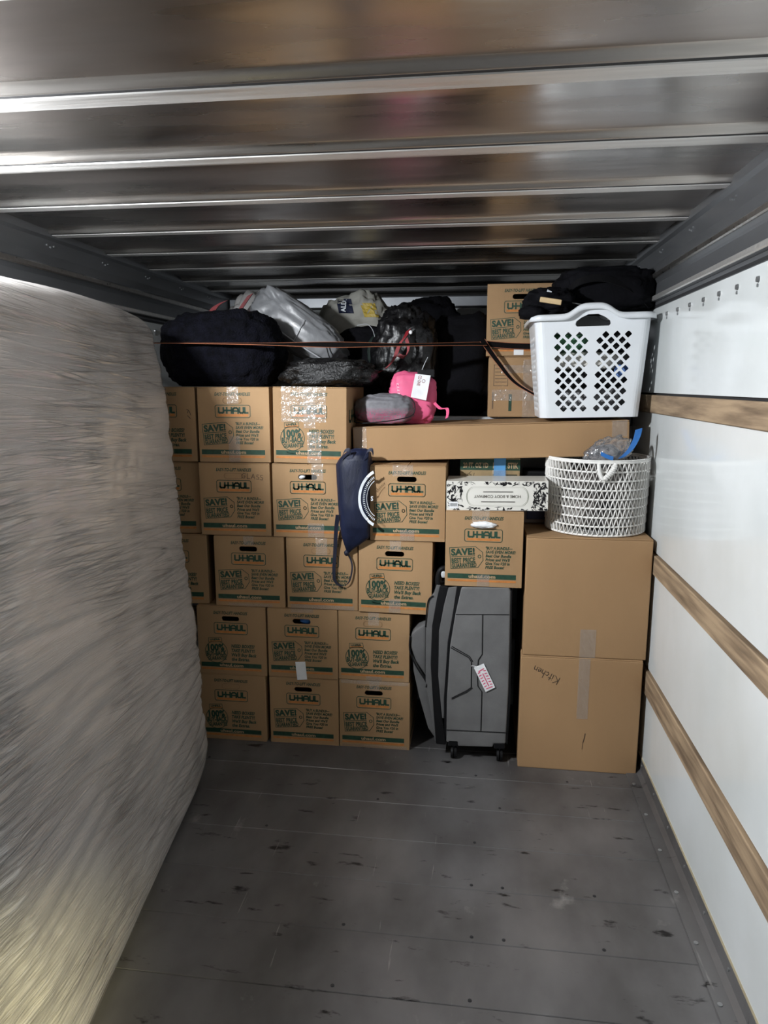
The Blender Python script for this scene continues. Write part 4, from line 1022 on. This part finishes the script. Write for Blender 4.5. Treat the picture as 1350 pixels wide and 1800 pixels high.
mesh('tag_wire', *tube(spline([P(742, 650, 3.09), P(746, 640, 3.10), P(752, 628, 3.13)], 5), .0016, 5), M_lid, pk)
f = Flat()
for i in range(4): f.stroke([(.3+.08*i, .12+i*.25), (.7+.08*i, .16+i*.25)], .09); f.stroke([(.3+.08*i, .12+i*.25), (.34+.08*i, .26+i*.25)], .07)
on_surface(pkb, pk, [[P(695+9*f.V[i][0], 672+22*f.V[i][1], 3.12) for i in t_] for t_ in f.F], 'lettering', mat('pale_pink_ink', (.80, .45, .55), .5), 3.12, .002)
p = spline([P(763, 708, 3.13), P(774, 718, 3.08), P(785, 718, 3.05), P(787, 726, 3.03), P(785, 735, 3.01)], 6)
mesh('pink_strap', *ribbon(p, [Vector((.006, 0, .003))]*len(p), [Vector((0, 1, 0))]*len(p), .0015), M_pink, pk)
gm = thing('drawstring_pouch', 'grey and pink-speckled pouch at the left end of the long carton', 'bag', (-.40, 3.12, 1.435)); refresh(gm)
mg = mat('grey_pink_mesh', (.165, .163, .178), .6, 0, .1, 60, .5, 90)
nt = mg.node_tree; N = nt.nodes; L = nt.links; bs = N['Principled BSDF']; geo = N.new('ShaderNodeNewGeometry'); sx_ = N.new('ShaderNodeSeparateXYZ'); L.new(geo.outputs['Position'], sx_.inputs[0])
mr = N.new('ShaderNodeMapRange'); mr.inputs[1].default_value = 1.505; mr.inputs[2].default_value = 1.475; L.new(sx_.outputs[2], mr.inputs[0])
nz = N.new('ShaderNodeTexNoise'); nz.inputs['Scale'].default_value = 260; L.new(geo.outputs['Position'], nz.inputs['Vector'])
mr2 = N.new('ShaderNodeMapRange'); mr2.inputs[1].default_value = .46; mr2.inputs[2].default_value = .54; L.new(nz.outputs[0], mr2.inputs[0])
mu = N.new('ShaderNodeMath'); mu.operation = 'MULTIPLY'; L.new(mr.outputs[0], mu.inputs[0]); L.new(mr2.outputs[0], mu.inputs[1])
mx = N.new('ShaderNodeMix'); mx.data_type = 'RGBA'; L.new(mu.outputs[0], mx.inputs[0]); L.new(bs.inputs['Base Color'].links[0].from_socket, mx.inputs[6]); mx.inputs[7].default_value = (.36, .07, .14, 1)
L.new(mx.outputs[2], bs.inputs['Base Color'])
mesh('pouch', *blob((-.398, 3.085, 1.494), (.128, .066, .068), 23, .75, .14, 3, .86, (56, 36), ridge=.08), mg, gm, True)
mesh('cord', *tube(spline([P(722, 700, 3.02), P(729, 712, 3.01), P(724, 730, 3.005), P(690, 739, 3.0), P(640, 744, 3.0), P(622, 741, 3.01)], 6), .0026, 6), M_rubber, gm, True)

# ------------------------------------------------------------------ navy drawstring bag hanging between the boxes
def navybag():
    t = thing('drawstring_bag', 'navy drawstring bag with white round emblem wedged between boxes', 'bag', (-.55, 2.9, .90)); refresh(t)
    # outline from the top gather to the tied tip: (v, u_left, u_right, y front, y back)
    rows = [(789, 622, 640, 2.905, 2.915), (793, 611, 649, 2.885, 2.94), (800, 602, 656, 2.868, 2.96), (808, 594, 660, 2.860, 2.97), (818, 588, 662, 2.858, 3.0), (850, 589, 662, 2.848, 3.02), (890, 592, 661, 2.842, 3.02), (925, 595, 660, 2.848, 3.0),
            (943, 600, 652, 2.862, 2.912), (958, 604, 632, 2.875, 2.910), (968, 607, 618, 2.888, 2.908), (973, 609, 613, 2.894, 2.904)]
    V, F = [], []; n = 40
    rr = []
    for a, b in zip(rows, rows[1:]):
        for k in range(5): rr.append([a[i]+(b[i]-a[i])*k/5 for i in range(5)])
    rr.append(rows[-1])
    for j, (v, ul, ur, yf, yb) in enumerate(rr):
        A, B = P(ul, v, 2.88), P(ur, v, 2.88); c = (A+B)/2; hw = (B.x-A.x)/2; yc, hd = (yf+yb)/2, (yb-yf)/2
        for i in range(n):
            a = 2*math.pi*i/n; fold = .15*math.sin(a*8+j*.12)*max(0, 1-j/18)+.05*noise.noise(Vector((math.cos(a)*2.2, math.sin(a)*2.2, j*.13)))
            x = c.x+hw*sgn(math.cos(a), .75)*(1+fold*.25); y = yc+hd*sgn(math.sin(a), .75)*(1+fold)
            if yb < 2.95 or v > 940: y = min(y, 2.911)
            elif x < -.545: y = min(y, 2.912)
            V.append((min(x, -.4395), y, c.z))
    m = len(rr)
    for j in range(m-1):
        for i in range(n): F.append((j*n+i, j*n+(i+1) % n, (j+1)*n+(i+1) % n, (j+1)*n+i))
    F += [tuple(range(n)), tuple((m-1)*n+i for i in range(n))[::-1]]
    b = mesh('bag_body', V, F, M_navy, t, True)
    cx, cy = 676, 876; sh, tw = [], []
    def arc(r0, r1, a0, a1, k=22):
        out = []
        for i in range(k):
            a, b_ = R(a0+(a1-a0)*i/k), R(a0+(a1-a0)*(i+1)/k)
            q = [(cx+r*math.cos(x)*1.0, cy+r*math.sin(x)*1.18) for r, x in ((r0, a), (r1, a), (r1, b_), (r0, b_))]
            if max(p[0] for p in q) < 659.5: out.append([P(*p, 2.85) for p in q])
        return out
    sh += arc(41.5, 46, 100, 260, 40)+arc(31, 32, 100, 260, 40)
    for i in range(34): a = 110+i*4.4; sh += arc(34.5, 38, a, a+1.8, 1)
    on_surface(b, t, sh, 'emblem', M_offwhite, 2.85, .0022)
    on_surface(b, t, arc(0.5, 41.3, 100, 260, 40), 'emblem_field', mat('emblem_black', (.008, .009, .016), .5), 2.85, .0012)
    f = Flat().text('S', .5, .5, 1, 1, .02)
    on_surface(b, t, [[P(652+4*f.V[i][0], 872+8*f.V[i][1], 2.85) for i in q] for q in f.F], 'emblem_letter', M_offwhite, 2.85, .0030)
    p = spline([P(594, 905, 2.868), P(591, 930, 2.885), P(589, 965, 2.898), P(587, 1000, 2.900), P(588, 1018, 2.900), P(594, 1027, 2.900), P(604, 1030, 2.900), P(614, 1022, 2.900), P(619, 1000, 2.900), P(617, 985, 2.900), P(611, 972, 2.899)], 7)
    wd = []
    for i, q in enumerate(p): k = i/len(p); wd.append(Vector((.0075*(1-k)+.0018, 0, .003*k)))
    mesh('cord_loop', *ribbon(p, wd, [Vector((0, 1, 0))]*len(p), .0014), M_navyd, t)
    mesh('cord_knot', *blob(P(609, 972, 2.893), (.010, .009, .012), 2, 1, .3, 4, 2, (18, 12)), M_navyd, t, True)
    for u, s_ in ((612, 0), (652, 2)):
        p = spline([P(u-12, 806, 2.858), P(u-6, 793, 2.85), P(u+2, 791, 2.846), P(u+4, 800, 2.85)], 6); mesh('gathered_cord', *ribbon(p, [Vector((.002, 0, .007))]*len(p), [Vector((0, 1, 0))]*len(p), .0014), M_navyd, t)
navybag()

# ------------------------------------------------------------------ orange-edged tie-down strap
def strap():
    t = thing('tie_down_strap', 'black webbing strap with orange edges stretched across the load', 'strap', (-.4, 3.0, 1.76)); refresh(t)
    def web(pts, hw, tw, nm='webbing'):
        p = spline(pts, 10); W = []; Nn = []
        for i, q in enumerate(p):
            a = tw(i/(len(p)-1)); W.append(Vector((0, math.cos(a), math.sin(a)))*hw); Nn.append(Vector((0, -math.sin(a), math.cos(a))))
        w_ = mesh(nm, *ribbon(p, W, Nn, .0007), M_webbing, t)
        for s_ in (-1, 1): mesh('orange_edge', *tube([q+a*s_ for q, a in zip(p, W)], .0014, 5), M_orangecord, w_)
    web([Vector((-1.63, 2.90, 1.772)), P(300, 603, 2.94), P(480, 605, 2.955), P(600, 606, 3.0), P(720, 606, 3.13), P(856, 604, 3.31)], .0155, lambda k: R(8)+R(40)*math.exp(-((k-.58)/.16)**2)+R(24)*max(0, (k-.7)/.3))
    d0, d1 = P(848, 598, 3.31), P(940, 692, 3.16)
    p = spline([d0, P(875, 636, 3.315), P(905, 672, 3.30), P(948, 698, 3.24)], 8)
    W = [Vector((.0105, .006, .006))*(1-.6*i/len(p)) for i in range(len(p))]
    w_ = mesh('webbing', *ribbon(p, W, [Vector((0, 1, 0))]*len(p), .0007), M_webbing, t)
    for s_ in (-1, 1): mesh('orange_edge', *tube([q+a*s_ for q, a in zip(p, W)], .0015, 5), M_orangecord, w_)
    web([P(850, 604, 3.33), P(900, 608, 3.350), P(990, 610, 3.350)], .013, lambda k: R(84))
strap()
